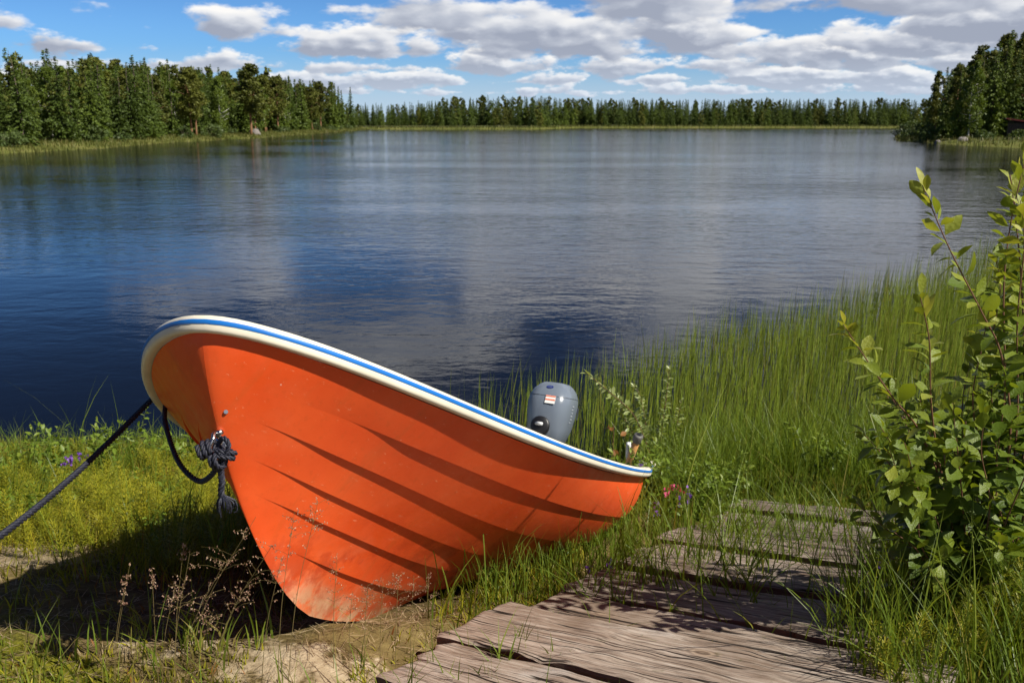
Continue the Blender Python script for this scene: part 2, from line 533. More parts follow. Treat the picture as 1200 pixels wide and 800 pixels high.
def m_wood():
    m_, gg, out = new_mat('weathered_plank_wood')
    tc = gg.node('ShaderNodeTexCoord').outputs['Object']
    rn = gg.node('ShaderNodeObjectInfo').outputs['Random']
    off = gg.m('MULTIPLY', rn, 37.0)
    x, y, z = gg.sep(tc)
    wob = gg.noise(gg.xyz(gg.m('ADD', gg.m('MULTIPLY', x, 1.7), off), gg.m('MULTIPLY', y, 5), off), 1.0, 3, .5)
    yy = gg.m('ADD', y, gg.m('MULTIPLY', gg.m('SUBTRACT', wob, .5), .055))
    p1 = gg.xyz(gg.m('ADD', gg.m('MULTIPLY', x, 2.6), off), gg.m('MULTIPLY', yy, 62), gg.m('MULTIPLY', z, 62))
    grain = gg.noise(p1, 1.0, 6, .62)
    p2 = gg.xyz(gg.m('ADD', gg.m('MULTIPLY', x, 8.0), off), gg.m('MULTIPLY', yy, 130), gg.m('MULTIPLY', z, 130))
    fine = gg.noise(p2, 1.0, 5, .65)
    # knots
    vor = gg.node('ShaderNodeTexVoronoi', {'Vector': gg.xyz(gg.m('ADD', gg.m('MULTIPLY', x, 1.9), off), gg.m('MULTIPLY', y, 3.6), off), 'Scale': 1.0})
    dk = vor.outputs['Distance']
    knot = gg.ss(dk, .15, .05)
    rings = gg.m('SINE', gg.m('MULTIPLY', gg.m('ADD', dk, gg.m('MULTIPLY', wob, .03)), 150))
    c = gg.ramp(grain, [(.25, (.145, .098, .070)), (.42, (.275, .210, .162)), (.58, (.385, .318, .258)), (.78, (.52, .46, .395))])
    c = gg.mix(gg.m('MULTIPLY', gg.ss(fine, .52, .36), .75), c, (.085, .060, .045))
    patch = gg.noise(gg.xyz(gg.m('ADD', x, off), y, 0.0), 2.6, 4, .6)
    c = gg.mix(gg.m('MULTIPLY', gg.ss(patch, .46, .64), .65), c, (.155, .105, .070))
    c = gg.mix(gg.m('MULTIPLY', gg.ss(patch, .42, .30), .40), c, (.50, .47, .43))
    c = gg.mix(gg.m('MULTIPLY', knot, .8), c, gg.ramp(gg.lin(rings, -1, 1), [(0, (.10, .06, .035)), (1, (.34, .25, .17))]))
    tone = gg.lin(rn, 0, 1, .72, 1.12)
    c = gg.mix(1.0, c, gg.xyz(tone, tone, tone), 'MULTIPLY')
    # lichen and dirt
    c = gg.mix(gg.m('MULTIPLY', gg.ss(gg.noise(tc, 17, 5, .7), .60, .70), .45), c, (.12, .115, .05))
    # cracks along the grain
    p3 = gg.xyz(gg.m('ADD', gg.m('MULTIPLY', x, .8), off), gg.m('MULTIPLY', yy, 24), 0.0)
    ck = gg.noise(p3, 1.0, 2, .4)
    crack = gg.ss(gg.m('ABSOLUTE', gg.m('SUBTRACT', ck, .5)), .022, .005)
    crack = gg.m('MULTIPLY', crack, gg.ss(gg.noise(gg.xyz(gg.m('ADD', x, off), gg.m('MULTIPLY', y, 6), 3.0), 2.0, 2), .41, .50))
    c = gg.mix(crack, c, (.02, .014, .01))
    # sawn sides and ends are a redder brown
    nz = gg.sep(gg.node('ShaderNodeNewGeometry').outputs['Normal'])[2]
    c = gg.mix(gg.m('MULTIPLY', gg.ss(nz, .75, .35), .75), c, (.15, .085, .055))
    b = bsdf(gg, out, Base_Color=c, Roughness=.85)
    b.inputs['Specular IOR Level'].default_value = .2
    h = gg.m('ADD', gg.m('MULTIPLY', grain, .6), gg.m('SUBTRACT', gg.m('MULTIPLY', fine, .35), gg.m('MULTIPLY', crack, 1.2)))
    bn = gg.node('ShaderNodeBump', {'Strength': 1.0, 'Distance': .009, 'Height': h})
    gg.l.new(bn.outputs[0], b.inputs['Normal'])
    return m_


M['wood'] = m_wood()


def m_ground():
    m_, gg, out = new_mat('bank_soil')
    pos = gg.node('ShaderNodeNewGeometry').outputs['Position']
    at = gg.node('ShaderNodeAttribute', attribute_name='mask')
    sand_m, moss_m, far_m = gg.sep(at.outputs['Vector'])
    n1 = gg.noise(pos, 2.2, 6, .6)
    n2 = gg.noise(pos, 11, 6, .65)
    n3 = gg.noise(pos, 70, 4, .65)
    sand = gg.ramp(n2, [(.28, (.17, .125, .075)), (.5, (.31, .245, .155)), (.72, (.44, .365, .25))])
    sand = gg.mix(gg.m('MULTIPLY', gg.ss(n3, .56, .70), .6), sand, (.10, .07, .045))
    duff = gg.ramp(n2, [(.3, (.055, .040, .016)), (.5, (.13, .095, .036)), (.7, (.22, .17, .065))])
    moss = gg.ramp(gg.noise(pos, 26, 5, .7), [(.3, (.045, .045, .008)), (.5, (.13, .13, .012)), (.72, (.24, .22, .020))])
    moss = gg.mix(gg.m('MULTIPLY', gg.ss(n1, .55, .68), .7), moss, (.15, .065, .022))
    s = gg.ss(gg.m('ADD', sand_m, gg.m('MULTIPLY', gg.m('SUBTRACT', n2, .5), 1.3)), .36, .58)
    mo = gg.ss(gg.m('ADD', moss_m, gg.m('MULTIPLY', gg.m('SUBTRACT', n1, .5), 1.2)), .38, .60)
    c = gg.mix(mo, gg.mix(s, duff, sand), moss)
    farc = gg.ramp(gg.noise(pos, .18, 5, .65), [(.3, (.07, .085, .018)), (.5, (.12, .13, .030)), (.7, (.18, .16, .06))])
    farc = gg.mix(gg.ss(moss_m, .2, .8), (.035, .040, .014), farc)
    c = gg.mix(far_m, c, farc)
    b = bsdf(gg, out, Base_Color=c, Roughness=.95)
    b.inputs['Specular IOR Level'].default_value = .1
    h = gg.m('ADD', n2, gg.m('MULTIPLY', n3, .35))
    bn = gg.node('ShaderNodeBump', {'Strength': .8, 'Distance': .03, 'Height': h})
    gg.l.new(bn.outputs[0], b.inputs['Normal'])
    return m_


M['ground'] = m_ground()


def m_water():
    m_, gg, out = new_mat('dark_lake_water')
    pos = gg.node('ShaderNodeNewGeometry').outputs['Position']
    x, y, z = gg.sep(pos)
    # wind: ruffled bands and calmer lanes
    band = gg.noise(gg.xyz(gg.m('MULTIPLY', x, .022), gg.m('MULTIPLY', y, .075), 0.0), 1.0, 4, .55)
    ruff = gg.lin(gg.ss(band, .36, .64), 0, 1, .30, 1.0)
    shel = gg.ss(y, 6.0, 34.0)
    amp = gg.m('MULTIPLY', ruff, gg.lin(shel, 0, 1, .22, 1.7))
    w1 = gg.noise(gg.xyz(gg.m('ADD', gg.m('MULTIPLY', x, 1.5), gg.m('MULTIPLY', y, .35)), gg.m('MULTIPLY', y, 2.3), 0.0), 1.0, 3, .5, .4)
    w2 = gg.noise(gg.xyz(gg.m('SUBTRACT', gg.m('MULTIPLY', x, 5.4), y), gg.m('MULTIPLY', y, 7.5), 5.0), 1.0, 3, .55, .3)
    w4 = gg.noise(gg.xyz(gg.m('MULTIPLY', x, 9.0), gg.m('MULTIPLY', y, 11.0), 8.0), 1.0, 2, .5)
    w3 = gg.noise(gg.xyz(gg.m('MULTIPLY', x, .34), gg.m('MULTIPLY', y, .60), 2.0), 1.0, 3, .5)
    h = gg.m('ADD', gg.m('MULTIPLY', w1, .60), gg.m('ADD', gg.m('ADD', gg.m('MULTIPLY', w2, .17), gg.m('MULTIPLY', w4, .05)), gg.m('MULTIPLY', w3, .9)))
    b = bsdf(gg, out, Base_Color=(.0030, .0042, .0075), Roughness=.06, IOR=1.21)
    bn = gg.node('ShaderNodeBump', {'Strength': gg.m('MULTIPLY', amp, .42), 'Distance': .10, 'Height': h})
    gg.l.new(bn.outputs[0], b.inputs['Normal'])
    return m_


M['water'] = m_water()


# ------------------------------------------------------------------ terrain
KEEL0 = np.array([-0.56, 2.99, -0.12])
KEEL1 = np.array([0.23, 6.01, -1.205])


DOCK_A = np.array([.514, .858])
DOCK_B = np.array([.80, -.60])
DOCK_O = np.array([-.40, 2.38])


def dock_uv(x, y):
    inv = np.linalg.inv(np.stack([DOCK_A, DOCK_B], 1))
    dx_, dy_ = x - DOCK_O[0], y - DOCK_O[1]
    return inv[0, 0] * dx_ + inv[0, 1] * dy_, inv[1, 0] * dx_ + inv[1, 1] * dy_


def dock_z(y):
    return .065 - .25 * (y - 2.39)


def near_h(x, y):
    u = np.maximum(y - 2.80, 0)
    u = np.sqrt(u * u + 0.04) - 0.2
    z = -0.25 * np.minimum(u, 6) - 0.10 * np.maximum(u - 6, 0)
    z = np.maximum(z, -3.2)
    z = z + 0.05 * fbm(x * 1.1, y * 1.1, 3) + 0.028 * fbm(x * 4, y * 4, 8) * smooth(9, 7, y)
    z = z + 0.10 * np.exp(-(((x - 1.9) / .7) ** 2 + ((y - 3.0) / 1.3) ** 2))          # little rise under the shrub
    z = z - 0.05 * np.exp(-(((x + .95) / .55) ** 2 + ((y - 3.10) / .36) ** 2))        # hollow beside the bow
    z = z + 0.030 * np.exp(-(((y - 2.62 - .05 * np.sin(x * 3)) / .16) ** 2)) * smooth(.4, 0, x) * smooth(-2.6, -1.2, x)
    v = (y - KEEL0[1]) / (KEEL1[1] - KEEL0[1])
    xk = KEEL0[0] + (KEEL1[0] - KEEL0[0]) * v
    kz = KEEL0[2] + np.where(v > 0, KEEL1[2] - KEEL0[2], -1.9) * v - 0.012
    d = np.abs(x - xk)
    lim = kz + np.maximum(d - 0.10, 0) * (0.10 + 0.35 * smooth(.35, .9, d))
    lim = lim + 9 * smooth(-.10, -.22, v) + 9 * smooth(1.2, 1.5, v)
    z = np.minimum(z, lim)
    u_, v_ = dock_uv(x, y)
    dk = np.maximum(np.maximum(-.25 - u_, u_ - 3.75), np.maximum(-.06 - v_, v_ - 1.42))
    return np.where(dk < .25, np.minimum(z, dock_z(y) - .105 + .55 * np.maximum(dk, 0)), z)


def land(sd):
    return np.where(sd > 0, WATER + np.minimum(np.minimum(sd * .14, .35 + sd * .022), 1.1), WATER + np.maximum(sd * .15, -2.5))


def sd_left(x, y):
    wob = 3.0 * fbm(y * .035, 0 * y, 21) + 2.0 * fbm(y * .12, 0 * y + 3, 22)
    return np.minimum(-(x + 39.5 + wob * 1.6), np.minimum((268 - y) * .6 + 3 * wob, (y - 26) * .8))


def sd_far(x, y):
    wob = 6 * fbm(x * .03, 0 * x, 31)
    return y - (278 + 54 * smooth(4, 24, x)) + wob


def sd_right(x, y):
    wob = 3.0 * fbm(y * .06, 0 * y, 41)
    return np.minimum(x - np.maximum(48.5, .405 * y) + wob, np.minimum((188 - y) * .5, (y - 30) * .5))


def ground_h(x, y):
    x = np.asarray(x, float)
    y = np.asarray(y, float)
    h = near_h(x, y)
    h = np.maximum(h, land(sd_left(x, y)))
    h = np.maximum(h, land(sd_far(x, y)))
    h = np.maximum(h, land(sd_right(x, y)))
    return h


def axis(parts):
    return np.unique(np.round(np.concatenate([np.linspace(a, b, n) for a, b, n in parts]), 4))


gx = axis([(-900, -110, 22), (-110, -60, 20), (-60, -34, 36), (-34, -5, 24), (-5, -3.2, 26), (-3.2, 2.4, 170), (2.4, 6, 40), (6, 20, 22), (20, 46, 20), (46, 80, 40), (80, 150, 18), (150, 900, 20)])
gy = axis([(-400, -4, 18), (-4, 1.6, 16), (1.6, 6.6, 170), (6.6, 10, 34), (10, 24, 18), (24, 60, 12), (60, 190, 66), (190, 270, 34), (270, 350, 40), (350, 900, 24)])
X, Y = np.meshgrid(gx, gy)
Z = ground_h(X, Y)
nx, ny = len(gx), len(gy)
idx = (np.arange(ny - 1)[:, None] * nx + np.arange(nx - 1)[None]).ravel()
F = np.stack([idx, idx + 1, idx + nx + 1, idx + nx], 1)
gm = mesh_np('ground', np.stack([X.ravel(), Y.ravel(), Z.ravel()], 1), [F], M['ground'], smooth_sh=True)
xf, yf = X.ravel(), Y.ravel()
blob = lambda cx, cy, rx, ry: np.exp(-(((xf - cx) / rx) ** 2 + ((yf - cy) / ry) ** 2))
sand = 0.66 * blob(-.55, 2.50, .50, .14) + .9 * blob(-2.05, 3.55, .42, .25) + .45 * blob(-.1, 2.75, .25, .2) + .35 * blob(-1.1, 2.62, .4, .1)
moss = .75 * smooth(3.3, 4.0, yf) * smooth(.3, -.3, xf) + .35 * smooth(-.9, -1.8, xf) + .6 * smooth(.7, 1.4, xf) - 1.0 * sand
moss = moss + .75 * blob(-1.6, 2.40, .9, .30) + .70 * blob(.05, 2.85, .4, .35) + .30 * blob(-.9, 2.3, .8, .12)
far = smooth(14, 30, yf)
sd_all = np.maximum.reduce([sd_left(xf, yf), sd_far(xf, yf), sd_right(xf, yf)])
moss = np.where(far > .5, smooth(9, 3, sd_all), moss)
mk = gm.attributes.new('mask', 'FLOAT_VECTOR', 'POINT')
mk.data.foreach_set('vector', np.stack([np.clip(sand, 0, 1), np.clip(moss, 0, 1), far], 1).astype(np.float32).ravel())
tag(link('ground', gm), kind='structure')

wm = mesh_np('lake_water', [(-1200, -1, WATER), (1200, -1, WATER), (1200, 1500, WATER), (-1200, 1500, WATER)], [[[0, 1, 2, 3]]], M['water'])
tag(link('lake_water', wm), kind='structure')


# ------------------------------------------------------------------ vegetation generators
def quads_at(C, A, B, rnd):
    """kite-shaped faces: centre C, half axes A, B"""
    n = len(C)
    V = np.stack([C - A, C + B * .9 - A * .15, C + A, C - B * .9 - A * .15], 1).reshape(-1, 3)
    F = np.arange(n * 4).reshape(n, 4)
    return V, F, np.repeat(rnd, 4)


def unit(v):
    return v / (np.linalg.norm(v, axis=-1, keepdims=True) + 1e-9)


def spruce_crown(seed, H, Rr, dens=1.0):
    r = np.random.default_rng(seed)
    C, A, B, q = [], [], [], []
    z = .05 * H
    lop = r.uniform(0, 6.28)
    while z < .985 * H:
        f = z / H
        rad = Rr * ((1 - f) ** .85 * 1.0 + .010) * (0.75 if f < .12 else 1)
        nb = max(4, int(9 * dens * (1 - f * .55)))
        for k in range(nb):
            az_ = r.uniform(0, 6.28)
            L = rad * r.uniform(.55, 1.12) * (1 + .18 * math.cos(az_ - lop))
            d = np.array([math.cos(az_), math.sin(az_), 0])
            droop = r.uniform(.15, .55) - .5 * f
            m_ = max(2, int(L / (H * .028)))
            for j in range(m_):
                t = (j + .6) / m_
                c = np.array([0, 0, z]) + d * L * t + np.array([0, 0, -droop * L * t * t])
                for e in range(3):
                    s = H * .0225 * r.uniform(.7, 1.35) * (1.15 - .5 * t) * (1 - .62 * f)
                    a = d * .9 + r.normal(size=3) * .38 + np.array([0, 0, -.30])
                    b = np.cross(a, r.normal(size=3))
                    C.append(c + r.normal(size=3) * s * .45)
                    A.append(a / np.linalg.norm(a) * s * 1.15)
                    B.append(b / np.linalg.norm(b) * s * .62)
                    q.append(np.clip(.42 + .25 * r.normal() + .12 * t, 0, 1))
        z += H * r.uniform(.017, .030)
    return quads_at(np.array(C), np.array(A), np.array(B), np.array(q))


def clump_crown(seed, H, Rr, z0, z1, nclump, nq, size, shape=1.0, flat=.75):
    r = np.random.default_rng(seed)
    C, A, B, q = [], [], [], []
    for k in range(nclump):
        f = (k + r.uniform(0, 1)) / nclump
        z = H * (z0 + (z1 - z0) * f)
        rad = Rr * (math.sin(math.pi * (0.10 + .86 * f ** shape)) ** .7)
        a_ = r.uniform(0, 6.28)
        rr = rad * math.sqrt(r.uniform(.04, 1)) * .85
        c = np.array([math.cos(a_) * rr, math.sin(a_) * rr, z])
        cr = Rr * r.uniform(.26, .46) * (1 - .35 * f)
        tone = r.normal() * .10
        P_ = r.normal(size=(nq, 3))
        P_ = unit(P_) * r.uniform(.25, 1, (nq, 1)) ** .5 * cr * np.array([1, 1, flat])
        s = size * r.uniform(.6, 1.35, (nq, 1))
        a = unit(P_ + r.normal(size=(nq, 3)) * cr * .6)
        b = unit(np.cross(a, r.normal(size=(nq, 3))))
        C.append(c + P_)
        A.append(a * s)
        B.append(b * s * .6)
        q.append(np.clip(.45 + tone + .2 * r.normal(size=nq), 0, 1))
    return quads_at(np.concatenate(C), np.concatenate(A), np.concatenate(B), np.concatenate(q))


def trunk_mesh(name, H, r0, mat, seed, limbs=0, bare=.3, Rr=1):
    r = np.random.default_rng(seed)
    mb = MB()
    n = 9
    zz = np.linspace(-.3, H * .95, n)
    pts = np.stack([np.cumsum(r.normal(size=n) * .006 * H), np.cumsum(r.normal(size=n) * .006 * H), zz], 1)
    pts[:, :2] -= pts[1, :2]
    mb.tube(pts, r0 * np.linspace(1.1, .10, n), 7)
    for k in range(limbs):
        f = r.uniform(bare, .85)
        i = f * (n - 1)
        b0 = pts[int(i)] * (1 - i % 1) + pts[min(int(i) + 1, n - 1)] * (i % 1)
        a_ = r.uniform(0, 6.28)
        L = Rr * r.uniform(.5, .85)
        d = np.array([math.cos(a_) * L, math.sin(a_) * L, L * r.uniform(.2, .7)])
        mb.tube([b0, b0 + d * .5 + np.array([0, 0, -.04 * L]), b0 + d], [r0 * .35 * (1 - f * .5), r0 * .22, r0 * .08], 5)
    return mb.mesh(name, mat, smooth_sh=True)


def crown_mesh(name, vfq, mat):
    V, Fq, q = vfq
    return mesh_np(name, V, [Fq], mat, rnd=q)


PROTO = {'spruce': [], 'pine': [], 'birch': []}
for i, (w, d) in enumerate([(.175, 1.0), (.205, 1.1), (.140, .9), (.23, 1.1), (.185, 1.0)]):
    PROTO['spruce'].append((trunk_mesh('trunk', 10, .13, M['trunk'], 100 + i), crown_mesh('crown', spruce_crown(110 + i, 10, 10 * w, d), M['spruce'])))
for i in range(3):
    PROTO['pine'].append((trunk_mesh('trunk', 10, .15, M['pinetrunk'], 120 + i, 14, .35, 2.0), crown_mesh('crown', clump_crown(130 + i, 10, 2.0, .24 + .05 * i, 1.0, 56, 90, .16, .85), M['pine'])))
for i in range(2):
    PROTO['birch'].append((trunk_mesh('trunk', 9, .11, M['birchtrunk'], 140 + i, 14, .25, 1.9), crown_mesh('crown', clump_crown(150 + i, 9, 1.9, .12, 1.0, 56, 90, .14, .9, .95), M['birch'])))
BASE_H = {'spruce': 10, 'pine': 10, 'birch': 9}
NAME = {'spruce': 'spruce_tree', 'pine': 'pine_tree', 'birch': 'birch_tree'}


def tree(kind, x, y, H, label, group=None, variant=None, wide=1.0):
    pr = PROTO[kind][variant if variant is not None else random.randrange(len(PROTO[kind]))]
    z = float(ground_h(x, y)) - .05
    t = thing(NAME[kind], label, 'tree', (x, y, z), group)
    s = H / BASE_H[kind]
    w = s * wide * random.uniform(.9, 1.15)
    t.scale = (w, w, s)
    t.rotation_euler = (random.uniform(-.02, .02), random.uniform(-.02, .02), random.uniform(0, 6.28))
    link('trunk', pr[0], t)
    link('crown', pr[1], t)
    return t


# lone trees that stand out
tree('birch', -38.9 - 3.2, 139, 8.2, 'pale green birch with a thin white trunk at the front of the left wood', variant=0)
tree('pine', -37.2 - 3.2, 149, 10.5, 'broad pine with a bare reddish trunk beside the shore boulder', variant=2, wide=1.25)
LEFT_S = 'dark green spruce standing in the dense wood along the left shore'
LEFT_P = 'olive green pine standing in the dense wood along the left shore'
LEFT_B = 'light green birch standing in the dense wood along the left shore'
placed = []
tries = 0
while len(placed) < 172 and tries < 9000:
    tries += 1
    y = 62 + 199 * random.random() ** 1.0
    d = 3.2 + 20 * random.random() ** 1.4
    x = -39.5 - d - 1.0 * math.sin(y * .07)
    if x / y < -.60 or float(sd_left(np.array(x), np.array(y))) < 2.2:
        continue
    sep = 1.5 + .004 * y
    if any((x - a) ** 2 + (y - b) ** 2 < sep ** 2 for a, b in placed):
        continue
    if d < 7 and (abs(y - 139) < 4 or abs(y - 149) < 5):
        continue
    placed.append((x, y))
    u = random.random()
    Hh = random.uniform(7.0, 8.9) * (0.88 + .28 * smooth(80, 150, y) + .12 * smooth(170, 240, y)) * (1 + .10 * smooth(6, 16, d))
    if u < .66: tree('spruce', x, y, Hh * 1.06, LEFT_S, 'spruces in the wood along the left shore', wide=1.12)
    elif u < .88: tree('pine', x, y, Hh * .95, LEFT_P, 'pines in the wood along the left shore', wide=1.1)
    else: tree('birch', x, y, Hh * .86, LEFT_B, 'birches in the wood along the left shore', wide=1.1)

# right point
RIGHT_S = 'tall dark spruce on the wooded point at the right edge of the lake'
RIGHT_P = 'tall pine with a bare trunk on the wooded point at the right edge'
RIGHT_B = 'bright green birch among dark trees on the right wooded point'
tree('birch', 53.2, 112, 8.6, RIGHT_B, variant=1, wide=.9)
placed = []
tries = 0
while len(placed) < 62 and tries < 9000:
    tries += 1
    y = random.uniform(103, 168)
    x = .427 * y + 1.2 + 24 * random.random() ** 1.3
    if x < 51.5 or x / y > .60 or float(sd_right(np.array(x), np.array(y))) < 2.0:
        continue
    if any((x - a) ** 2 + (y - b) ** 2 < 1.7 ** 2 for a, b in placed) or (abs(x - 57.4) < 3.0 and y < 112) or (abs(x - 53.2) < 1.6 and y < 112):
        continue
    placed.append((x, y))
    px = 600 + 1100 * x / y
    Hh = (7.0 + 5.0 * smooth(1062, 1160, px)) * random.uniform(.82, 1.08) * (y / 118) ** .8
    if random.random() < .58: tree('spruce', x, y, Hh, RIGHT_S, 'spruces on the wooded point at the right edge')
    else: tree('pine', x, y, Hh * .96, RIGHT_P, 'pines on the wooded point at the right edge', wide=.8)

# front of the far wood: one mesh per tree, a few pixels wide each
FAR = {}
for kind in ('spruce', 'pine', 'birch'):
    FAR[kind] = []
    for i in range(2):
        if kind == 'spruce': q = spruce_crown(300 + i, 10, 2.3, .8)
        elif kind == 'pine': q = clump_crown(310 + i, 10, 2.1, .08, 1.0, 34, 40, .24, .85)
        else: q = clump_crown(320 + i, 9, 2.2, .03, 1.0, 32, 40, .24, .9, .95)
        FAR[kind].append(crown_mesh('far_tree', q, M[kind]))
FLAB = {'spruce': 'small dark spruce in the wood on the far shore', 'pine': 'small pine in the wood on the far shore', 'birch': 'small bright birch at the edge of the far wood'}
n_far = {'spruce': 0, 'pine': 0, 'birch': 0}
for i in range(190):
    x = -72 + 226 * (i + random.uniform(-.5, .5)) / 190
    y = 280 + 54 * float(smooth(4, 24, x)) + random.uniform(5, 16) + (18 if x < 6 else 0)
    u = random.random()
    kind = 'spruce' if u < .74 else ('pine' if u < .90 else 'birch')
    Hh = random.uniform(6.4, 9.6) * (1.0 if kind == 'spruce' else .80) * (.72 + .28 * float(smooth(-45, -5, x)))
    o = link(NAME[kind], random.choice(FAR[kind]))
    s = Hh / BASE_H[kind]
    o.location = (x, y, float(ground_h(x, y)) - .2)
    o.scale = (s * 1.05, s * 1.05, s)
    o.rotation_euler = (0, 0, random.uniform(0, 6.28))
    tag(o, FLAB[kind], 'tree', {'spruce': 'spruces on the far shore', 'pine': 'pines on the far shore', 'birch': 'birches on the far shore'}[kind])


def merged(name, items, mats_kinds, label, cat):
    """a far-off wood as one object"""
    Vs, Fs, Qs, Ms, n = [], [], [], [], 0
    for kind, me_i, x, y, H, rot in items:
        V, Fq, q = RAW[kind][me_i]
        s = H / BASE_H[kind]
        c_, s_ = math.cos(rot), math.sin(rot)
        W = V * s
        W = np.stack([W[:, 0] * c_ - W[:, 1] * s_ + x, W[:, 0] * s_ + W[:, 1] * c_ + y, W[:, 2] + float(ground_h(x, y)) - .2], 1)
        Vs.append(W)
        Fs.append(Fq + n)
        Qs.append(np.clip(q + random.uniform(-.15, .15), 0, 1))
        Ms.append(np.full(len(Fq), mats_kinds.index(kind)))
        n += len(V)
    me = mesh_np(name, np.concatenate(Vs), [np.concatenate(Fs)], [M[k] for k in mats_kinds], rnd=np.concatenate(Qs), mat_idx=np.concatenate(Ms))
    o = link(name, me)
    tag(o, label, cat, kind='stuff')
    return o


RAW = {'spruce': [spruce_crown(400 + i, 10, 2.7, .6) for i in range(3)], 'pine': [clump_crown(410 + i, 10, 2.1, .02, 1.0, 24, 28, .34, .85) for i in range(2)]}
items = []
for i in range(760):
    x = -90 + 262 * random.random()
    y = 280 + 54 * float(smooth(4, 24, x)) + random.uniform(12, 46) + (18 if x < 6 else 0)
    k = 'spruce' if random.random() < .88 else 'pine'
    items.append((k, random.randrange(len(RAW[k])), x, y, random.uniform(8.0, 9.9) * (.75 + .25 * float(smooth(-45, -5, x))), random.uniform(0, 6)))
merged('far_wood', items, ['spruce', 'pine'], 'dense dark conifer wood filling the far shore behind its front trees', 'wood')
items = []
for i in range(420):
    y = random.uniform(66, 262)
    x = -39.5 - random.uniform(7, 36)
    if x / y < -.72: continue
    k = 'spruce' if random.random() < .7 else 'pine'
    items.append((k, random.randrange(len(RAW[k])), x, y, random.uniform(7.0, 9.8) * (.9 + .32 * float(smooth(80, 200, y))), random.uniform(0, 6)))
for i in range(170):
    y = random.uniform(34, 150)
    x = -random.uniform(.64, 1.1) * y - 14
    if x > -46 or float(sd_left(np.array(x), np.array(y))) < 3:
        continue
    items.append(('spruce' if random.random() < .75 else 'pine', random.randrange(2), x, y, random.uniform(7, 9.5), random.uniform(0, 6)))
for i in range(120):
    y = random.uniform(112, 178)
    x = .427 * y + random.uniform(6, 42)
    k = 'spruce' if random.random() < .7 else 'pine'
    items.append((k, random.randrange(len(RAW[k])), x, y, random.uniform(8, 11), random.uniform(0, 6)))
merged('inner_wood', items, ['spruce', 'pine'], 'deep shaded mass of conifers behind the shore trees', 'wood')


def bush(x, y, h, w, label, group, name='shore_bush'):
    z = float(ground_h(x, y)) - .1
    t = thing(name, label, 'bush', (x, y, z), group)
    sd = random.randrange(9999)
    link('foliage', crown_mesh('foliage', clump_crown(sd, h, w, .05, .95, 16, 60, .10 + .03 * h, .8, .9), M['bush']), t)
    mb = MB()
    r = np.random.default_rng(sd)
    for k in range(5):
        a_ = r.uniform(0, 6.28)
        mb.tube([(0, 0, -.1), (math.cos(a_) * w * .3, math.sin(a_) * w * .3, h * .4), (math.cos(a_) * w * .55, math.sin(a_) * w * .55, h * .8)], [.03, .02, .008], 5)
    link('stem', mb.mesh('stem', M['trunk']), t)


for i in range(16):
    y = 70 + 190 * (i + random.random() * .8) / 16
    x = -39.5 - random.uniform(2.6, 4.2)
    bush(x, y, random.uniform(.9, 1.7), random.uniform(1.0, 1.8), 'low grey green willow bush on the grassy left shore', 'willow bushes along the left shore')
for i, (x, y, h, w) in enumerate([(50.5, 116, 1.5, 1.6), (53.5, 126, 1.9, 2.2), (58.5, 140, 2.2, 2.6), (62, 150, 2.0, 2.6), (67, 162, 1.8, 2.4), (52.5, 107, 1.1, 1.5), (55.5, 105, 1.0, 1.4), (60, 106, 1.4, 1.8)]):
    bush(x, y, h, w, 'low rounded bush on the tip of the right point', 'bushes on the tip of the right point')


def rock(x, y, w, h, label, group=None, warm=False):
    r = np.random.default_rng(int(abs(x * 31 + y * 7)))
    n, m_ = 9, 16
    rings = []
    for i in range(n):
        f = i / (n - 1)
        ph = f * math.pi * .5
        ring = []
        for j in range(m_):
            a_ = 2 * math.pi * j / m_
            k = 1 + .22 * math.sin(a_ * 2 + x) + .12 * math.sin(a_ * 5 + i * 1.3) + r.normal() * .04
            ring.append((math.cos(a_) * w * math.cos(ph) ** .6 * k * .5, math.sin(a_) * w * .8 * math.cos(ph) ** .6 * k * .5, h * math.sin(ph) * (1 + .1 * math.sin(a_ * 3)) - .1))
        rings.append(ring)
    mb = MB()
    mb.loft(rings[:-1])
    o = mb.build('shore_rock', M['rock'], smooth_sh=True)
    o.location = (x, y, max(float(ground_h(x, y)), WATER) - .05)
    tag(o, label, 'rock', group)


rock(-41.0, 153, 1.9, 1.0, 'big rounded grey boulder on the left shore under the broad pine')
for x, y, w in ((49.3, 111, .9), (51.0, 108.5, 1.2), (54.6, 105, .8), (58.5, 103, 1.0)):
    rock(x, y, w, w * .5, 'small pale rock at the waterline of the right point', 'rocks at the waterline of the right point')

# hut on the right point
hx, hy = 57.6, 108.5
hz_ = float(ground_h(hx, hy))
hut = thing('lakeside_hut', 'dark wooden hut with a pale sloping roof under the right trees', 'hut', (hx, hy, hz_))
hut.rotation_euler = (0, 0, R(-25))
mb = MB()
for k in range(16):
    mb.box((-1.5 + 3.0 * (k + .5) / 16, -1.2, .75), (.178, .05 + .008 * (k % 2), 1.9))
    mb.box((-1.5 + 3.0 * (k + .5) / 16, 1.2, .95), (.178, .05 + .008 * (k % 2), 2.2))
mb.box((-1.5, 0, .8), (.05, 2.35, 1.95))
mb.box((1.5, 0, .8), (.05, 2.35, 1.95))
mb.build('wall', M['hutwall'], hut)
mb = MB()
tilt = np.array(Matrix.Rotation(R(9), 3, 'Y'))
mb.box((0, 0, 1.98), (3.7, 3.0, .10), tilt)
rf = mb.build('roof', M['hutroof'], hut)
mb = MB()
mb.box((0, -1.53, 1.96), (3.7, .04, .16), tilt)
mb.build('fascia', M['hutred'], rf)
mb = MB()
mb.box((.5, -1.245, .62), (.75, .03, 1.5))
mb.build('door', M['trunk'], hut)


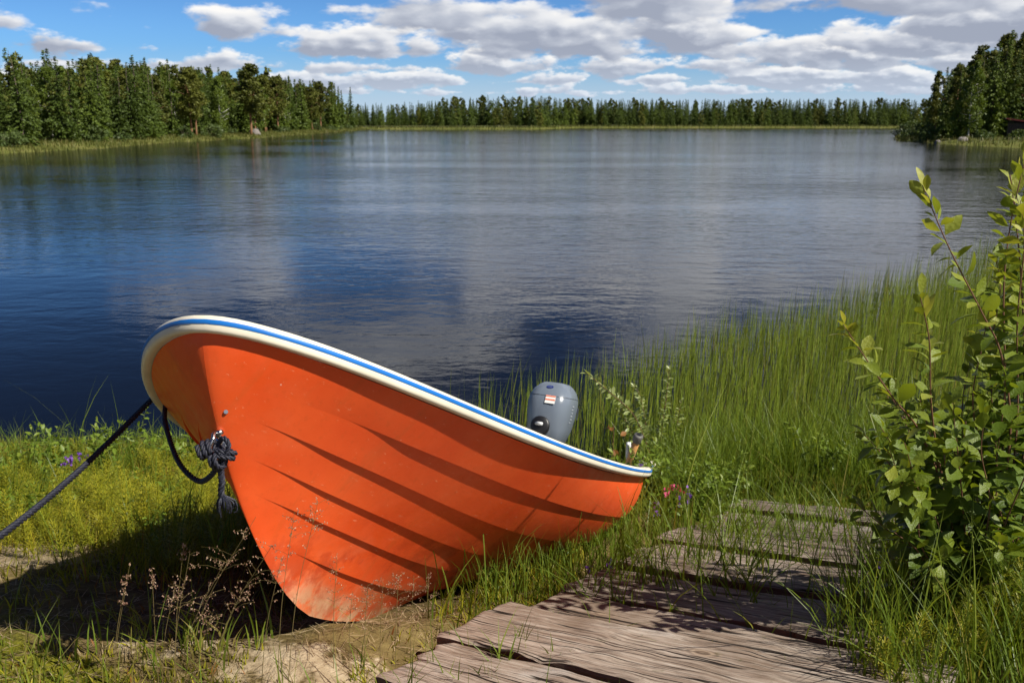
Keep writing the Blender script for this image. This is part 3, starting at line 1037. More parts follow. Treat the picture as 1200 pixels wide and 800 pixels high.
# ------------------------------------------------------------------ blades
def blades(pos, h, w, lean, face=None, segs=3, curl=1.6, rnd=None, seed=0):
    """grass blades as tapering strips. pos (n,3); h,w (n,); lean (n,2) sideways reach of the tip"""
    r = np.random.default_rng(seed)
    n = len(pos)
    lean = np.asarray(lean)
    az_ = r.uniform(0, 6.28, n) if face is None else face
    side = np.stack([np.cos(az_), np.sin(az_), np.zeros(n)], 1)
    rows = []
    for i in range(segs + 1):
        t = i / segs
        c = pos + np.stack([lean[:, 0] * t ** curl, lean[:, 1] * t ** curl, h * t * (1 - .12 * t * (np.hypot(lean[:, 0], lean[:, 1]) / (h + 1e-6)))], 1)
        ww = (w * (1 - t) ** .7 * (1 if i else .8))[:, None] * .5
        if i < segs:
            rows += [c - side * ww, c + side * ww]
        else:
            rows += [c]
    V = np.stack(rows, 1)
    m_ = V.shape[1]
    b = np.arange(n)[:, None] * m_
    q = [b + np.array([2 * i, 2 * i + 1, 2 * i + 3, 2 * i + 2]) for i in range(segs - 1)]
    tri = b + np.array([2 * (segs - 1), 2 * (segs - 1) + 1, 2 * segs])
    rnd = r.uniform(0, 1, n) if rnd is None else rnd
    return V.reshape(-1, 3), np.concatenate(q), tri, np.repeat(rnd, m_)


def blade_obj(name, sets, mat, parent=None):
    Vs, Q, T, Rn, n = [], [], [], [], 0
    for V, q, t, r in sets:
        Vs.append(V)
        Q.append(q + n)
        T.append(t + n)
        Rn.append(r)
        n += len(V)
    me = mesh_np(name, np.concatenate(Vs), [np.concatenate(T), np.concatenate(Q)], mat, rnd=np.concatenate(Rn))
    return link(name, me, parent)


def scatter(n, x0, x1, y0, y1, dens, seed):
    r = np.random.default_rng(seed)
    x = r.uniform(x0, x1, n)
    y = r.uniform(y0, y1, n)
    k = r.uniform(0, 1, n) < dens(x, y)
    return x[k], y[k], r


def on_dock(x, y, grow=0.0):
    u, v = dock_uv(x, y)
    return (u > -.3 - grow) & (u < 3.62 + grow) & (v > -.05 - grow) & (v < 1.30 + grow)


def in_boat(x, y, pad=0.0):
    v = (y - 2.55) / 3.5
    xc = -.62 + .80 * v
    half = .10 + .42 * smooth(0, .6, v) + pad
    return (v > -.05) & (v < 1.02) & (np.abs(x - xc) < half)


# reeds standing in the shallows
def reed_edge(x):
    return np.interp(x, [-4.5, -2.5, -1.2, -.3, 1, 2, 4, 6, 9, 14], [7.0, 7.3, 7.9, 8.7, 9.9, 11.3, 13.2, 15.4, 18.6, 23.5])


def reed_d(x, y):
    e = reed_edge(x)
    k = (e - y) / (1.2 + .35 * np.maximum(x, 0))
    clump = .35 + 1.3 * np.clip(fbm(x * .55, y * .55, 61) + .38, 0, 1)
    base = np.clip(k, 0, 1) ** 1.3 * clump
    thin = np.interp(x, [-3, -1, .3, 1.2, 2, 5], [.06, .17, .34, .55, .85, 1.0])
    return np.where((y > 5.75) & (ground_h(x, y) < -.78), base * thin, 0) * ~in_boat(x, y, .02)


x, y, r_ = scatter(190000, -3.5, 14, 5.6, 23.5, reed_d, 5)
vis = np.abs(x) < .60 * y + .3
x, y = x[vis], y[vis]
n = len(x)
zg = np.maximum(ground_h(x, y), WATER - .15)
hh = (.31 + .25 * np.clip(fbm(x * .4, y * .4, 64) + .5, 0, 1)) * np.random.default_rng(6).uniform(.6, 1.25, n) + (WATER - zg)
r_ = np.random.default_rng(66)
lean = r_.normal(size=(n, 2)) * .075 * hh[:, None] + np.array([.05, 0]) * hh[:, None]
face = r_.normal(0, .6, n)
rn = np.clip(r_.beta(2.6, 2.4, n), 0, 1)
tag(blade_obj('reed_bed', [blades(np.stack([x, y, zg], 1), hh, r_.uniform(.005, .0105, n), lean, face, 3, 1.8, rn, 67)], M['reed']),
    'green reeds and sedges standing in the shallow water', 'reeds', kind='stuff')

# short green cover and grass on the left bank
def cov_d(x, y):
    g_ = np.clip((fbm(x * 1.5, y * 1.5, 71) + .24) * 3.0, .06, 1.25)
    bare = np.exp(-(((x + 2.05) / .5) ** 2 + ((y - 3.5) / .30) ** 2))
    k = smooth(2.95, 3.6, y + .25 * fbm(x * 2, y * 2, 72)) * smooth(7.3, 6.9, y)
    k = np.maximum(k, .12 + .85 * smooth(2.66, 2.45, y) * np.clip(fbm(x * 1.8, y * 1.8, 75) * 2.4 + .55, 0, 1) * smooth(.0, -.5, x) + .5 * smooth(-.35, -.05, x) * smooth(2.5, 2.7, y))
    return k * g_ * (1 - .93 * np.clip(bare * 1.3, 0, 1)) * ~in_boat(x, y, .04)


x, y, r_ = scatter(168000, -6.6, .35, 2.1, 7.2, cov_d, 9)
n = len(x)
z = ground_h(x, y)
hh = r_.uniform(.04, .13, n) * (1 + .7 * smooth(4.5, 6.5, y)) * (.35 + .65 * smooth(2.7, 3.3, y))
lean = r_.normal(size=(n, 2)) * .45 * hh[:, None]
tag(blade_obj('ground_cover', [blades(np.stack([x, y, z], 1), hh, r_.uniform(.004, .009, n), lean, None, 2, 1.5, np.clip(r_.normal(.5, .26, n) + .9 * smooth(.12, .28, fbm(x * 1.6 + 3, y * 1.6, 77)) , 0, 1), 10)], M['moss']),
    'yellow green moss and low herbs covering the bank left of the boat', 'ground cover', kind='stuff')

# longer grass: left bank, boat side, around the boardwalk, right foreground
def grass_d(x, y):
    left = .30 * smooth(4.9, 6.0, y) * smooth(7.4, 6.8, y) * smooth(-.6, -1.2, x) + .10 * smooth(-2.0, -2.8, x) * smooth(3.2, 4.4, y)
    corner = .22 * smooth(2.75, 2.5, y) * smooth(-.7, -1.3, x) + .025 * smooth(3.0, 2.5, y) * smooth(.2, -.3, x)
    side = .95 * smooth(2.75, 3.5, y) * np.exp(-((x - (.20 + (y - 3.6) * .60)) / .22) ** 2) * smooth(5.9, 5.4, y)
    behind = .80 * smooth(4.9, 5.5, y) * smooth(7.4, 6.8, y) * smooth(.5, .9, x)
    right = 1.2 * smooth(.92, 1.08, x - .52 * np.maximum(y - 3.0, 0)) * smooth(6.6, 5.6, y)
    k = np.maximum.reduce([left, corner, side, behind, right])
    k = k * (.5 + 1.0 * np.clip(fbm(x * 2.2, y * 2.2, 81) + .4, 0, 1))
    return np.where(on_dock(x, y, -.02) & (dock_uv(x, y)[1] < 1.02), 0, k) * ~in_boat(x, y, .0)


x, y, r_ = scatter(90000, -4.6, 5.5, 2.0, 7.4, grass_d, 12)
tx, ty = [], []
for q in range(75):
    cx_, cy_ = r_.uniform(-4.2, -.8), r_.uniform(3.4, 6.4)
    m_q = int(r_.uniform(10, 34))
    tx.append(cx_ + r_.normal(size=m_q) * .045)
    ty.append(cy_ + r_.normal(size=m_q) * .045)
for q in range(26):
    cx_, cy_ = r_.uniform(-1.9, .15), r_.uniform(2.28, 2.66)
    m_q = int(r_.uniform(5, 14))
    tx.append(cx_ + r_.normal(size=m_q) * .022)
    ty.append(cy_ + r_.normal(size=m_q) * .022)
tx, ty = np.concatenate(tx), np.concatenate(ty)
kk = ~in_boat(tx, ty, .05)
x, y = np.concatenate([x, tx[kk]]), np.concatenate([y, ty[kk]])
n = len(x)
z = ground_h(x, y)
hh = r_.gamma(5, .045, n) * (.8 + .5 * smooth(.7, 1.2, x)) + .05
hh = np.where((y < 2.9) & (x < .3), hh * .55, hh)
hh = np.where((x > .85) & (y > 2.6) & (y < 4.0), np.minimum(hh, .42), hh)
hh = hh * (1 + .45 * np.exp(-((x - (.20 + (y - 3.6) * .60)) / .22) ** 2) * smooth(3.6, 4.6, y) * smooth(5.9, 5.4, y))
z = np.where(on_dock(x, y, 0), dock_z(y) - .05, z)
lean = r_.normal(size=(n, 2)) * .34 * hh[:, None]
rn = np.clip(r_.normal(.48, .2, n) + .25 * (x < -.6) * (y < 3), 0, 1)
tag(blade_obj('bank_grass', [blades(np.stack([x, y, z], 1), hh, r_.uniform(.0035, .0095, n), lean, None, 4, 1.9, rn, 13)], M['grass']),
    'long green grass growing on the bank and around the boardwalk', 'grass', kind='stuff')

# dry straw and litter on the sand in front
def litter_d(x, y):
    return (.25 + .75 * np.clip(fbm(x * 2, y * 2, 91) + .4, 0, 1)) * smooth(.35, -.2, x + .0 * y) * ~in_boat(x, y, -.1)


x, y, r_ = scatter(15000, -2.8, .5, 2.1, 3.9, litter_d, 14)
n = len(x)
z = ground_h(x, y) + .006
L = r_.uniform(.02, .10, n)
a_ = r_.uniform(0, 6.28, n)
lean = np.stack([np.cos(a_), np.sin(a_)], 1) * L[:, None]
tag(blade_obj('straw_litter', [blades(np.stack([x, y, z], 1), r_.uniform(.002, .025, n), r_.uniform(.0015, .004, n), lean, a_ + 1.57, 3, 1.0, None, 15)], M['straw']),
    'dry straw and dead grass lying on the sand before the boat', 'litter', kind='stuff')

# shore grass fringing the far banks
def shore_pts(n, sd, xr, yr, dmax, seed):
    r = np.random.default_rng(seed)
    x = r.uniform(xr[0], xr[1], n)
    y = r.uniform(yr[0], yr[1], n)
    s = sd(x, y)
    k = (s > -.6) & (s < dmax)
    return x[k], y[k]


sets = []
for sd, xr, yr, dm, nn, hgt in ((sd_left, (-52, -34), (60, 268), 7, 34000, .42), (sd_right, (47, 80), (90, 185), 6, 16000, .5), (sd_far, (-75, 160), (270, 345), 9, 42000, .75)):
    x, y = shore_pts(nn, sd, xr, yr, dm, int(xr[0]) + 200)
    n = len(x)
    r_ = np.random.default_rng(n)
    hh = r_.uniform(.4, 1.2, n) * hgt
    sets.append(blades(np.stack([x, y, np.maximum(ground_h(x, y), WATER - .1)], 1), hh, hgt * r_.uniform(.12, .3, n), r_.normal(size=(n, 2)) * .2 * hh[:, None], r_.normal(0, .5, n), 2, 1.4, r_.beta(4, 2, n) * .96, n))
tag(blade_obj('shore_grass', sets, M['shoregrass']), 'yellow green grass fringing the far banks of the lake', 'grass', kind='stuff')


# ------------------------------------------------------------------ feathery horsetails
def horsetail_geo(mb_lists, base, h, r, spread=.10, lean=(0, 0), tone=.5):
    V, T, Q = mb_lists
    nw = max(6, int(h / .022))
    for k in range(nw):
        f = (k + 1) / (nw + 1)
        c = base + np.array([lean[0] * f ** 1.5, lean[1] * f ** 1.5, h * f])
        nb = 9
        a0 = r.uniform(0, 6.28)
        L = spread * (1 - .75 * f) * r.uniform(.8, 1.1)
        for j in range(nb):
            a_ = a0 + 6.283 * j / nb + r.normal() * .15
            d = np.array([math.cos(a_), math.sin(a_), .55 + .3 * f])
            e = c + d * L * r.uniform(.7, 1.1) + np.array([0, 0, -.25 * L])
            m_ = c + d * L * .55
            s = np.array([-math.sin(a_), math.cos(a_), 0]) * .0013
            V += [c - s, c + s, m_ + s, m_ - s, e]
            Q.append(min(1, max(0, tone + r.normal() * .18)))
    s = np.array([.0018, 0, 0])
    top = base + np.array([lean[0], lean[1], h])
    return top


def horsetail_mesh(name, plants, seed):
    r = np.random.default_rng(seed)
    V, Q = [], []
    mb = MB()
    for base, h, sp, lean, tone in plants:
        horsetail_geo((V, None, Q), np.asarray(base, float), h, r, sp, lean, tone)
        b = np.asarray(base, float)
        ts = np.linspace(0, 1, 5)
        mb.tube([b + np.array([lean[0] * t ** 1.5, lean[1] * t ** 1.5, h * t]) for t in ts], np.linspace(.0028, .001, 5), 4, False)
    V = np.array(V)
    n = len(V) // 5
    b = np.arange(n)[:, None] * 5
    st = np.concatenate(mb.V)
    quads = np.concatenate([b + np.array([0, 1, 2, 3])] + [f + len(V) for f in mb.F4])
    tris = b + np.array([3, 2, 4])
    return mesh_np(name, np.concatenate([V, st]), [tris, quads], M['horsetail'], rnd=np.concatenate([np.repeat(Q, 5), np.full(len(st), .3)]))


pl = []
r_ = np.random.default_rng(31)
while len(pl) < 620:
    x, y = r_.uniform(-3.4, -.55), r_.uniform(3.35, 6.4)
    if in_boat(x, y, .10) or r_.uniform() > .30 + .70 * math.exp(-(((x + 1.6) / .8) ** 2 + ((y - 4.5) / .7) ** 2)):
        continue
    pl.append(((x, y, float(ground_h(x, y))), r_.uniform(.12, .28), r_.uniform(.07, .12), r_.normal(size=2) * .04, r_.uniform(.3, .95)))
o = link('horsetail_patch', horsetail_mesh('horsetail_patch', pl, 32))
tag(o, 'feathery yellow green horsetails growing in a patch left of the bow', 'horsetails', kind='stuff')

HT = [(1055, 790, .30, 'bushy yellow horsetail at the lower edge beside the boardwalk', .13), (1112, 792, .36, 'feathery green horsetail right of the yellow one', .13), (1150, 760, .40, 'tall feathery horsetail under the leafy shrub', .14),
      (1185, 735, .40, 'feathery horsetail near the right edge under the shrub', .14), (1192, 785, .38, 'feathery horsetail in the lower right corner', .13)]
for i, (px, py, h, lab, sp) in enumerate(HT):
    p0 = P(px, py, 2.45 + .08 * i)
    gz = float(ground_h(p0[0], p0[1]))
    r_ = np.random.default_rng(50 + i)
    o = link('horsetail', horsetail_mesh('horsetail', [((0, 0, 0), h * 1.0, sp, (.04, -.03), .75 if i == 0 else .5)] + [((r_.normal() * .05, r_.normal() * .05, 0), h * r_.uniform(.55, .9), sp * .9, r_.normal(size=2) * .07, .8 if i == 0 else .5) for q in range(6)], 60 + i))
    o.location = (p0[0], p0[1], gz - .01)
    tag(o, lab, 'plant')


# ------------------------------------------------------------------ leaves
def leaf_geo(P0, D, N, L, W, r, fold=.25, rnd=None):
    """obovate leaves with a folded midrib. P0 base, D direction, N upper normal"""
    n = len(P0)
    D = unit(D)
    S = unit(np.cross(D, N))
    U = np.cross(S, D)
    prof = [(0, 0.0), (.20, .28), (.45, .48), (.70, .44), (.90, .19), (1.0, 0.0)]
    bend = r.uniform(-.15, .60, n)[:, None]
    rows = []
    for t, w in prof:
        mid = P0 + D * (L * t)[:, None] - U * (L[:, None] * bend * t * t)
        wob = 1 + r.normal(size=(n, 1)) * .14
        if w == 0:
            rows.append(mid)
        else:
            o_ = S * (W * w)[:, None] * wob
            up_ = U * (W * w * fold)[:, None]
            rows += [mid - o_ + up_, mid, mid + o_ + up_]
    V = np.stack(rows, 1)
    m_ = V.shape[1]
    b = np.arange(n)[:, None] * m_
    tri = [[0, 2, 1], [0, 3, 2], [m_ - 1, m_ - 4, m_ - 3], [m_ - 1, m_ - 3, m_ - 2]]
    q = []
    for i in range(3):
        a_ = 1 + 3 * i
        q += [[a_, a_ + 1, a_ + 4, a_ + 3], [a_ + 1, a_ + 2, a_ + 5, a_ + 4]]
    rnd = r.uniform(0, 1, n) if rnd is None else rnd
    return V.reshape(-1, 3), np.concatenate([b + np.array(t) for t in tri]), np.concatenate([b + np.array(t) for t in q]), np.repeat(rnd, m_)


def leafy_stems(stems, leaf_len, leaf_w, step, seed, parent, mat, stem_mat, rad=.004, org=(0, 0, 0), start=.15, young=.85, side_tw=0, lname='foliage'):
    """stems: list of base->tip polylines (world). leaves alternate along each"""
    r = np.random.default_rng(seed)
    org = np.asarray(org)
    PP, DD, NN, LL, QQ = [], [], [], [], []
    for s_i, pts in enumerate(stems):
        c = spline(pts, 40) - org
        Lg = np.concatenate([[0], np.cumsum(np.linalg.norm(np.diff(c, axis=0), axis=1))])
        mb = MB()
        mb.tube(c, np.linspace(rad, rad * .3, 40) * (1 if s_i < 6 else .8), 6)
        mb.build('stem', stem_mat, parent, smooth_sh=True)
        tot_ = Lg[-1]
        u = start * tot_
        k = r.integers(0, 6)
        while u < tot_:
            t = u / tot_
            p = np.array([np.interp(u, Lg, c[:, i]) for i in range(3)])
            tg = np.array([np.interp(min(u + .02, tot_), Lg, c[:, i]) - np.interp(max(u - .02, 0), Lg, c[:, i]) for i in range(3)])
            tg = tg / np.linalg.norm(tg)
            a_ = k * 2.4 + r.normal() * .4
            o_ = np.cross(tg, [math.cos(a_), math.sin(a_), .2])
            o_ = o_ / np.linalg.norm(o_)
            tip = t > .93
            d = o_ * (.35 if tip else .95) + tg * (.9 if tip else .45) + np.array([0, 0, -.10 + .15 * t])
            up_ = np.array([0, 0, 1.0]) + r.normal(size=3) * .35 - tg * .2
            PP.append(p + o_ * rad)
            DD.append(d)
            NN.append(up_)
            LL.append(leaf_len * r.uniform(.6, 1.2) * (1 - .40 * t ** 4))
            QQ.append(np.clip(.15 + .85 * t ** 1.7 * young * (1.0 if pts[-1][2] > 1.0 or lname != 'foliage' or young < .8 else .62) + r.normal() * .13, 0, 1))  # darker low leaves paint in the self-shade; bright tips are young growth
            u += step * r.uniform(.6, 1.4) * (1 - .35 * t)
            k += 1
    LL = np.array(LL)
    V, T, Q, rn = leaf_geo(np.array(PP), np.array(DD), np.array(NN), LL, LL * leaf_w, r, rnd=np.array(QQ))
    link(lname, mesh_np(lname, V, [T, Q], mat, rnd=rn, smooth_sh=True), parent)


# the big shrub at the right
SY = 2.85
def stem_px(pts, y0=SY, y1=None):
    y1 = y0 if y1 is None else y1
    k = len(pts) - 1
    return [P(a, b, y0 + (y1 - y0) * i / k) for i, (a, b) in enumerate(pts)]


stems = [
    stem_px([(1150, 735), (1172, 600), (1184, 500), (1173, 415), (1150, 365), (1112, 290), (1081, 217)], 2.9, 2.75),
    stem_px([(1140, 735), (1120, 620), (1100, 540), (1091, 470), (1089, 400), (1078, 345)], 2.9, 2.7),
    stem_px([(1140, 735), (1112, 600), (1080, 510), (1048, 468), (1018, 425), (988, 380)], 2.9, 2.62),
    stem_px([(1155, 735), (1172, 560), (1178, 450), (1176, 350), (1183, 270), (1203, 178)], 2.95, 2.95),
    stem_px([(1160, 735), (1196, 560), (1200, 440), (1197, 330), (1190, 255), (1184, 205)], 2.9, 3.05),
    stem_px([(1165, 735), (1210, 560), (1222, 430), (1215, 330), (1225, 230)], 2.9, 3.0),
    stem_px([(1170, 735), (1190, 520), (1192, 380), (1200, 290), (1196, 235)], 2.95, 2.8),
    stem_px([(1160, 735), (1165, 520), (1160, 420), (1172, 340), (1166, 300)], 3.0, 3.0),
    stem_px([(1165, 735), (1185, 500), (1205, 400), (1212, 300), (1208, 200)], 3.0, 3.1),
    stem_px([(1155, 735), (1150, 560), (1140, 470), (1150, 410), (1160, 360)], 2.95, 2.85),
    stem_px([(1145, 735), (1140, 620), (1130, 540), (1128, 470), (1140, 415)], 3.0, 3.05),
    stem_px([(1140, 735), (1100, 640), (1060, 570), (1032, 530), (1012, 508)], 2.9, 2.75),
    stem_px([(1135, 740), (1085, 665), (1045, 625), (1015, 600), (1000, 585)], 2.85, 2.8),
    stem_px([(1150, 740), (1170, 640), (1200, 560), (1218, 510)], 2.8, 2.6),
    stem_px([(1150, 740), (1150, 660), (1160, 590), (1150, 530), (1155, 480)], 2.8, 2.65),
    stem_px([(1140, 740), (1110, 690), (1080, 640), (1075, 590), (1062, 548)], 2.8, 2.62),
    stem_px([(1160, 745), (1190, 690), (1210, 640), (1225, 600)], 2.75, 2.6),
    stem_px([(1145, 740), (1125, 650), (1110, 590), (1098, 530), (1085, 495)], 3.05, 3.15),
    stem_px([(1150, 740), (1165, 640), (1150, 560), (1165, 500), (1160, 440)], 3.1, 3.2),
    stem_px([(1160, 740), (1190, 620), (1190, 540), (1205, 480), (1195, 400)], 3.15, 3.25),
]
r_ = np.random.default_rng(77)
for k in range(44):
    b0 = (1150 + r_.normal() * 12, 740)
    t0 = (r_.uniform(1030, 1215), r_.uniform(430, 690))
    md = ((b0[0] + t0[0]) / 2 + r_.normal() * 14, (b0[1] + t0[1]) / 2 - 20)
    stems.append(stem_px([b0, md, t0], 2.95 + r_.normal() * .1, 2.85 + r_.normal() * .22))
base = P(1150, 735, 2.9)
base[2] = float(ground_h(base[0], base[1])) - .03
for s_ in stems:
    s_[0] = base + np.array([s_[0][0] - base[0], s_[0][1] - base[1], 0]) * .6
shrub = thing('leafy_shrub', 'tall leafy alder shrub with bright young leaves at the right edge', 'shrub', base)
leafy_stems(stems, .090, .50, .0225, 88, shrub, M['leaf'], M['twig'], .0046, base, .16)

# willow shrub behind the stern
WY = 6.75
ws = [stem_px([(772, 590), (766, 545), (745, 490), (715, 460), (686, 436)], WY, WY - .15), stem_px([(774, 590), (772, 540), (776, 500), (782, 455), (784, 432)], WY, WY),
      stem_px([(770, 592), (755, 540), (738, 500), (722, 480)], WY, WY - .1), stem_px([(775, 592), (785, 545), (792, 505), (798, 470)], WY, WY + .1),
      stem_px([(776, 592), (795, 560), (812, 535), (826, 520)], WY, WY), stem_px([(770, 592), (750, 565), (738, 545), (728, 530)], WY + .1, WY + .1),
      stem_px([(774, 592), (762, 530), (752, 470), (742, 450)], WY + .1, WY + .2)]
base = P(772, 600, WY)
base[2] = float(ground_h(base[0], base[1])) - .02
for s_ in ws:
    s_[0] = base + (s_[0] - base) * .5
wil = thing('willow_shrub', 'young willow with small pale leaves and red twigs behind the stern', 'shrub', base)
leafy_stems(ws, .062, .48, .0095, 91, wil, M['willow'], M['twig'], .0045, base, .35)

# other small leafy plants
def small_plant(px, py, Y_, h, n_st, ll, lab, group=None, name='leafy_plant', mat='weed', spread=.25, step=.02, seed=0):
    p0 = P(px, py, Y_)
    b = np.array([p0[0], p0[1], float(ground_h(p0[0], p0[1]))])
    r = np.random.default_rng(seed)
    t = thing(name, lab, 'plant', b, group)
    st = []
    for k in range(n_st):
        a_ = r.uniform(0, 6.28)
        s = spread * h * r.uniform(.3, 1.2)
        st.append([b, b + np.array([math.cos(a_) * s * .4, math.sin(a_) * s * .4, h * .55]), b + np.array([math.cos(a_) * s, math.sin(a_) * s, h * r.uniform(.75, 1.05)])])
    leafy_stems(st, ll, .42, step, seed + 1, t, M[mat], M['twig'] if mat == 'willow' else M['weed'], .0022, b, .12)


small_plant(965, 575, 5.7, .36, 7, .055, 'bright green leafy plant in the reeds beyond the boardwalk', seed=5, spread=.6)
small_plant(815, 585, 5.2, .38, 8, .055, 'bushy green herb between the willow and the boardwalk end', seed=6, spread=.6)
small_plant(700, 640, 4.2, .22, 7, .05, 'low leafy herb between the hull and the boardwalk', seed=7, spread=.7)
small_plant(580, 700, 3.5, .13, 6, .045, 'small broad leaved weed under the hull beside the boardwalk', seed=8, spread=.9)
for i, (px, Y_) in enumerate([(20, 6.0), (48, 5.9), (75, 6.1), (104, 6.0), (128, 6.2), (155, 6.1), (8, 5.5), (60, 5.4), (118, 5.6), (180, 6.3), (205, 6.0), (225, 5.6)]):
    small_plant(px, 530, Y_, .24 + .08 * (i % 3), 6, .06, 'low leafy weed at the water end of the left bank', 'leafy weeds on the left bank', seed=20 + i, spread=.6, step=.022)
for i, (px, py, Y_) in enumerate([(770, 640, 4.6), (842, 640, 4.6), (860, 600, 5.2), (735, 600, 4.9)]):
    small_plant(px, py, Y_, .20, 6, .04, 'low green weed growing beside the boardwalk edge', 'weeds beside the boardwalk', seed=40 + i, spread=.8)

for i, (px, py, Y_, h_) in enumerate([(706, 600, 4.6, .34), (728, 590, 4.9, .40), (750, 600, 4.9, .36), (790, 600, 5.0, .40), (830, 590, 5.3, .38), (690, 625, 4.3, .26), (672, 640, 4.1, .20), (812, 610, 5.0, .3), (850, 575, 5.5, .36), (655, 660, 3.9, .16)]):
    small_plant(px, py, Y_, h_, 8, .055, 'lush bright green herb against the stern and the boardwalk edge', 'lush herbs round the stern', seed=140 + i, spread=.6, step=.016)
r_ = np.random.default_rng(404)
for i in range(22):
    small_plant(r_.uniform(-20, 240), 560, r_.uniform(3.9, 5.4), r_.uniform(.10, .22), 5, .045, 'small green weed among the yellow green cover left of the bow', 'small weeds left of the bow', seed=170 + i, spread=.8, step=.02)

# brown leaves left on the willow side
mb_r = np.random.default_rng(3)
p0 = P(719, 505, 6.35)
wl_leaves = [leaf_geo(p0[None] + mb_r.normal(size=(1, 3)) * np.array([.04, .03, .05]), mb_r.normal(size=(1, 3)), np.array([[0, -1, .4]]) + mb_r.normal(size=(1, 3)) * .3, np.full(1, .062), np.full(1, .040), mb_r) for q in range(4)]
stemb = MB()
gb = float(ground_h(p0[0], p0[1]))
stemb.tube([(p0[0] + .03, p0[1], gb), (p0[0], p0[1], (gb + p0[2]) / 2), tuple(p0 + np.array([0, 0, .05]))], [.004, .003, .002], 5)
wp = thing('withered_plant', 'withered plant with curled brown leaves just behind the stern', 'plant', (p0[0], p0[1], gb))
for V, T, Q, rn in wl_leaves:
    link('leaf', mesh_np('leaf', V - np.array([p0[0], p0[1], gb]), [T, Q], M['brownleaf'], rnd=rn), wp)
o = stemb.build('stem', M['twig'], wp)
o.data.transform(Matrix.Translation((-p0[0], -p0[1], -gb)))


# flowers
def spike_flower(px, py, Y_, mat, lab, group, cat='flower', n_f=16, sz=.014, ln=.10, seed=0):
    top = P(px, py, Y_)
    gz = float(ground_h(top[0], top[1]))
    t = thing('wild_flower', lab, cat, (top[0], top[1], gz), group)
    h = max(.08, top[2] - gz)
    mb = MB()
    r = np.random.default_rng(seed)
    ln_ = r.normal(size=2) * .03
    mb.tube([(ln_[0], ln_[1], -.01), (ln_[0] * .4, ln_[1] * .4, h * .6), (0, 0, h)], [.003, .0022, .0012], 5)
    mb.build('stem', M['weed'], t)
    C = np.stack([r.normal(size=n_f) * sz * .6, r.normal(size=n_f) * sz * .6, h - ln * r.uniform(0, 1, n_f)], 1)
    A = unit(r.normal(size=(n_f, 3))) * sz * .8
    B = unit(np.cross(A, r.normal(size=(n_f, 3)))) * sz * .6
    V, Fq, q = quads_at(C, A, B, r.uniform(0, 1, n_f))
    link('blossom', mesh_np('blossom', V, [Fq], mat, rnd=q), t)


for i, (px, py, Y_) in enumerate([(751, 538, 4.9), (741, 568, 4.7), (807, 570, 4.7), (797, 575, 4.7), (770, 584, 4.6), (716, 656, 3.8), (690, 664, 3.65)]):
    spike_flower(px, py, Y_, M['purple'], 'purple vetch flower in the grass between the stern and the boardwalk', 'purple flowers by the stern', seed=i)
for i, (px, py, Y_) in enumerate([(788, 566, 4.7), (797, 570, 4.7), (781, 573, 4.65)]):
    spike_flower(px, py, Y_, M['pink'], 'small bright pink flower in the grass behind the stern', 'pink flowers behind the stern', n_f=9, ln=.035, sz=.016, seed=20 + i)
for i, (px, py, Y_) in enumerate([(92, 529, 5.3), (82, 533, 5.2), (75, 535, 5.3), (102, 533, 5.2), (105, 588, 4.4)]):
    spike_flower(px, py, Y_, M['purple'], 'small purple flower in the green cover on the left bank', 'purple flowers on the left bank', seed=30 + i, ln=.06)
for i, (px, py, Y_) in enumerate([(1026, 658, 3.3), (1031, 680, 3.2), (1046, 690, 3.1), (978, 690, 3.2)]):
    spike_flower(px, py, Y_, M['purple'], 'small purple flower in the grass at the right side of the boardwalk', 'purple flowers right of the boardwalk', seed=50 + i, ln=.03, n_f=7)


# ------------------------------------------------------------------ the boat
PB = dict(ff=.1387, f0=.7957, mk=.8823, za=.2796, yp=.71, sp=3.7174, L=4.3795, B=.8338, tr=.834, rake=.7084, nb=2.3093, mb=.5955, zs0=.4981, zs1=.9204, rk=-.0349, sc=1.4201, fl=2.2511)
YAW, BPITCH, ROLL = -1.8246, .3296, .0446
BORG = np.array([.2288, 6.011, -1.2054])


def hull(s, t, side=1):
    s = np.asarray(s, float)
    t = np.asarray(t, float)
    p = PB
    xg = p['L'] * s
    xk = (p['L'] - p['rake']) * s
    b = p['B'] * ((1 - p['tr']) * smooth(0, .45, s) + p['tr']) * np.clip(1 - np.clip((s - .35) / .65, 0, 1) ** p['nb'], 0, 1) ** (p['mk'] + (p['mb'] - p['mk']) * np.clip(t, 0, 1) ** 1.5)
    zs = p['zs0'] + (p['zs1'] - p['zs0']) * s ** p['sp']
    zk = p['rk'] * np.clip((s - .6) / .4, 0, 1) ** 3
    xx = xk + (xg - xk) * (1 - np.clip(1 - t, 1e-9, 1) ** p['sc'])
    v = smooth(.45, 1, s)
    th = t * np.pi / 2
    yr = np.sin(th) ** p['yp']
    zr = 1 - np.cos(th)
    yr2 = .55 * t + .45 * np.clip(t, 1e-6, 1) ** p['fl']
    y = b * ((1 - v) * yr + v * yr2)
    zk = zk + p['ff'] * np.clip((s - p['f0']) / (1 - p['f0']), 0, 1) ** 2 * (1 - t) ** 3
    z = zk + (zs - zk) * ((1 - v) * (p['za'] * zr + (1 - p['za']) * t) + v * t)
    return np.stack(np.broadcast_arrays(xx, side * y, z), -1)


def hull_n(s, t):
    e = 1e-3
    s0, s1 = np.clip(s - e, 0, .9995), np.clip(s + e, 0, .9995)
    t0, t1 = np.clip(t - e, 0, 1), np.clip(t + e, 0, 1)
    ds = hull(s1, t) - hull(s0, t)
    dt = hull(s, t1) - hull(s, t0)
    nn = unit(np.cross(ds, dt))
    nn = np.where(nn[..., 1:2] < 0, -nn, nn)
    return nn


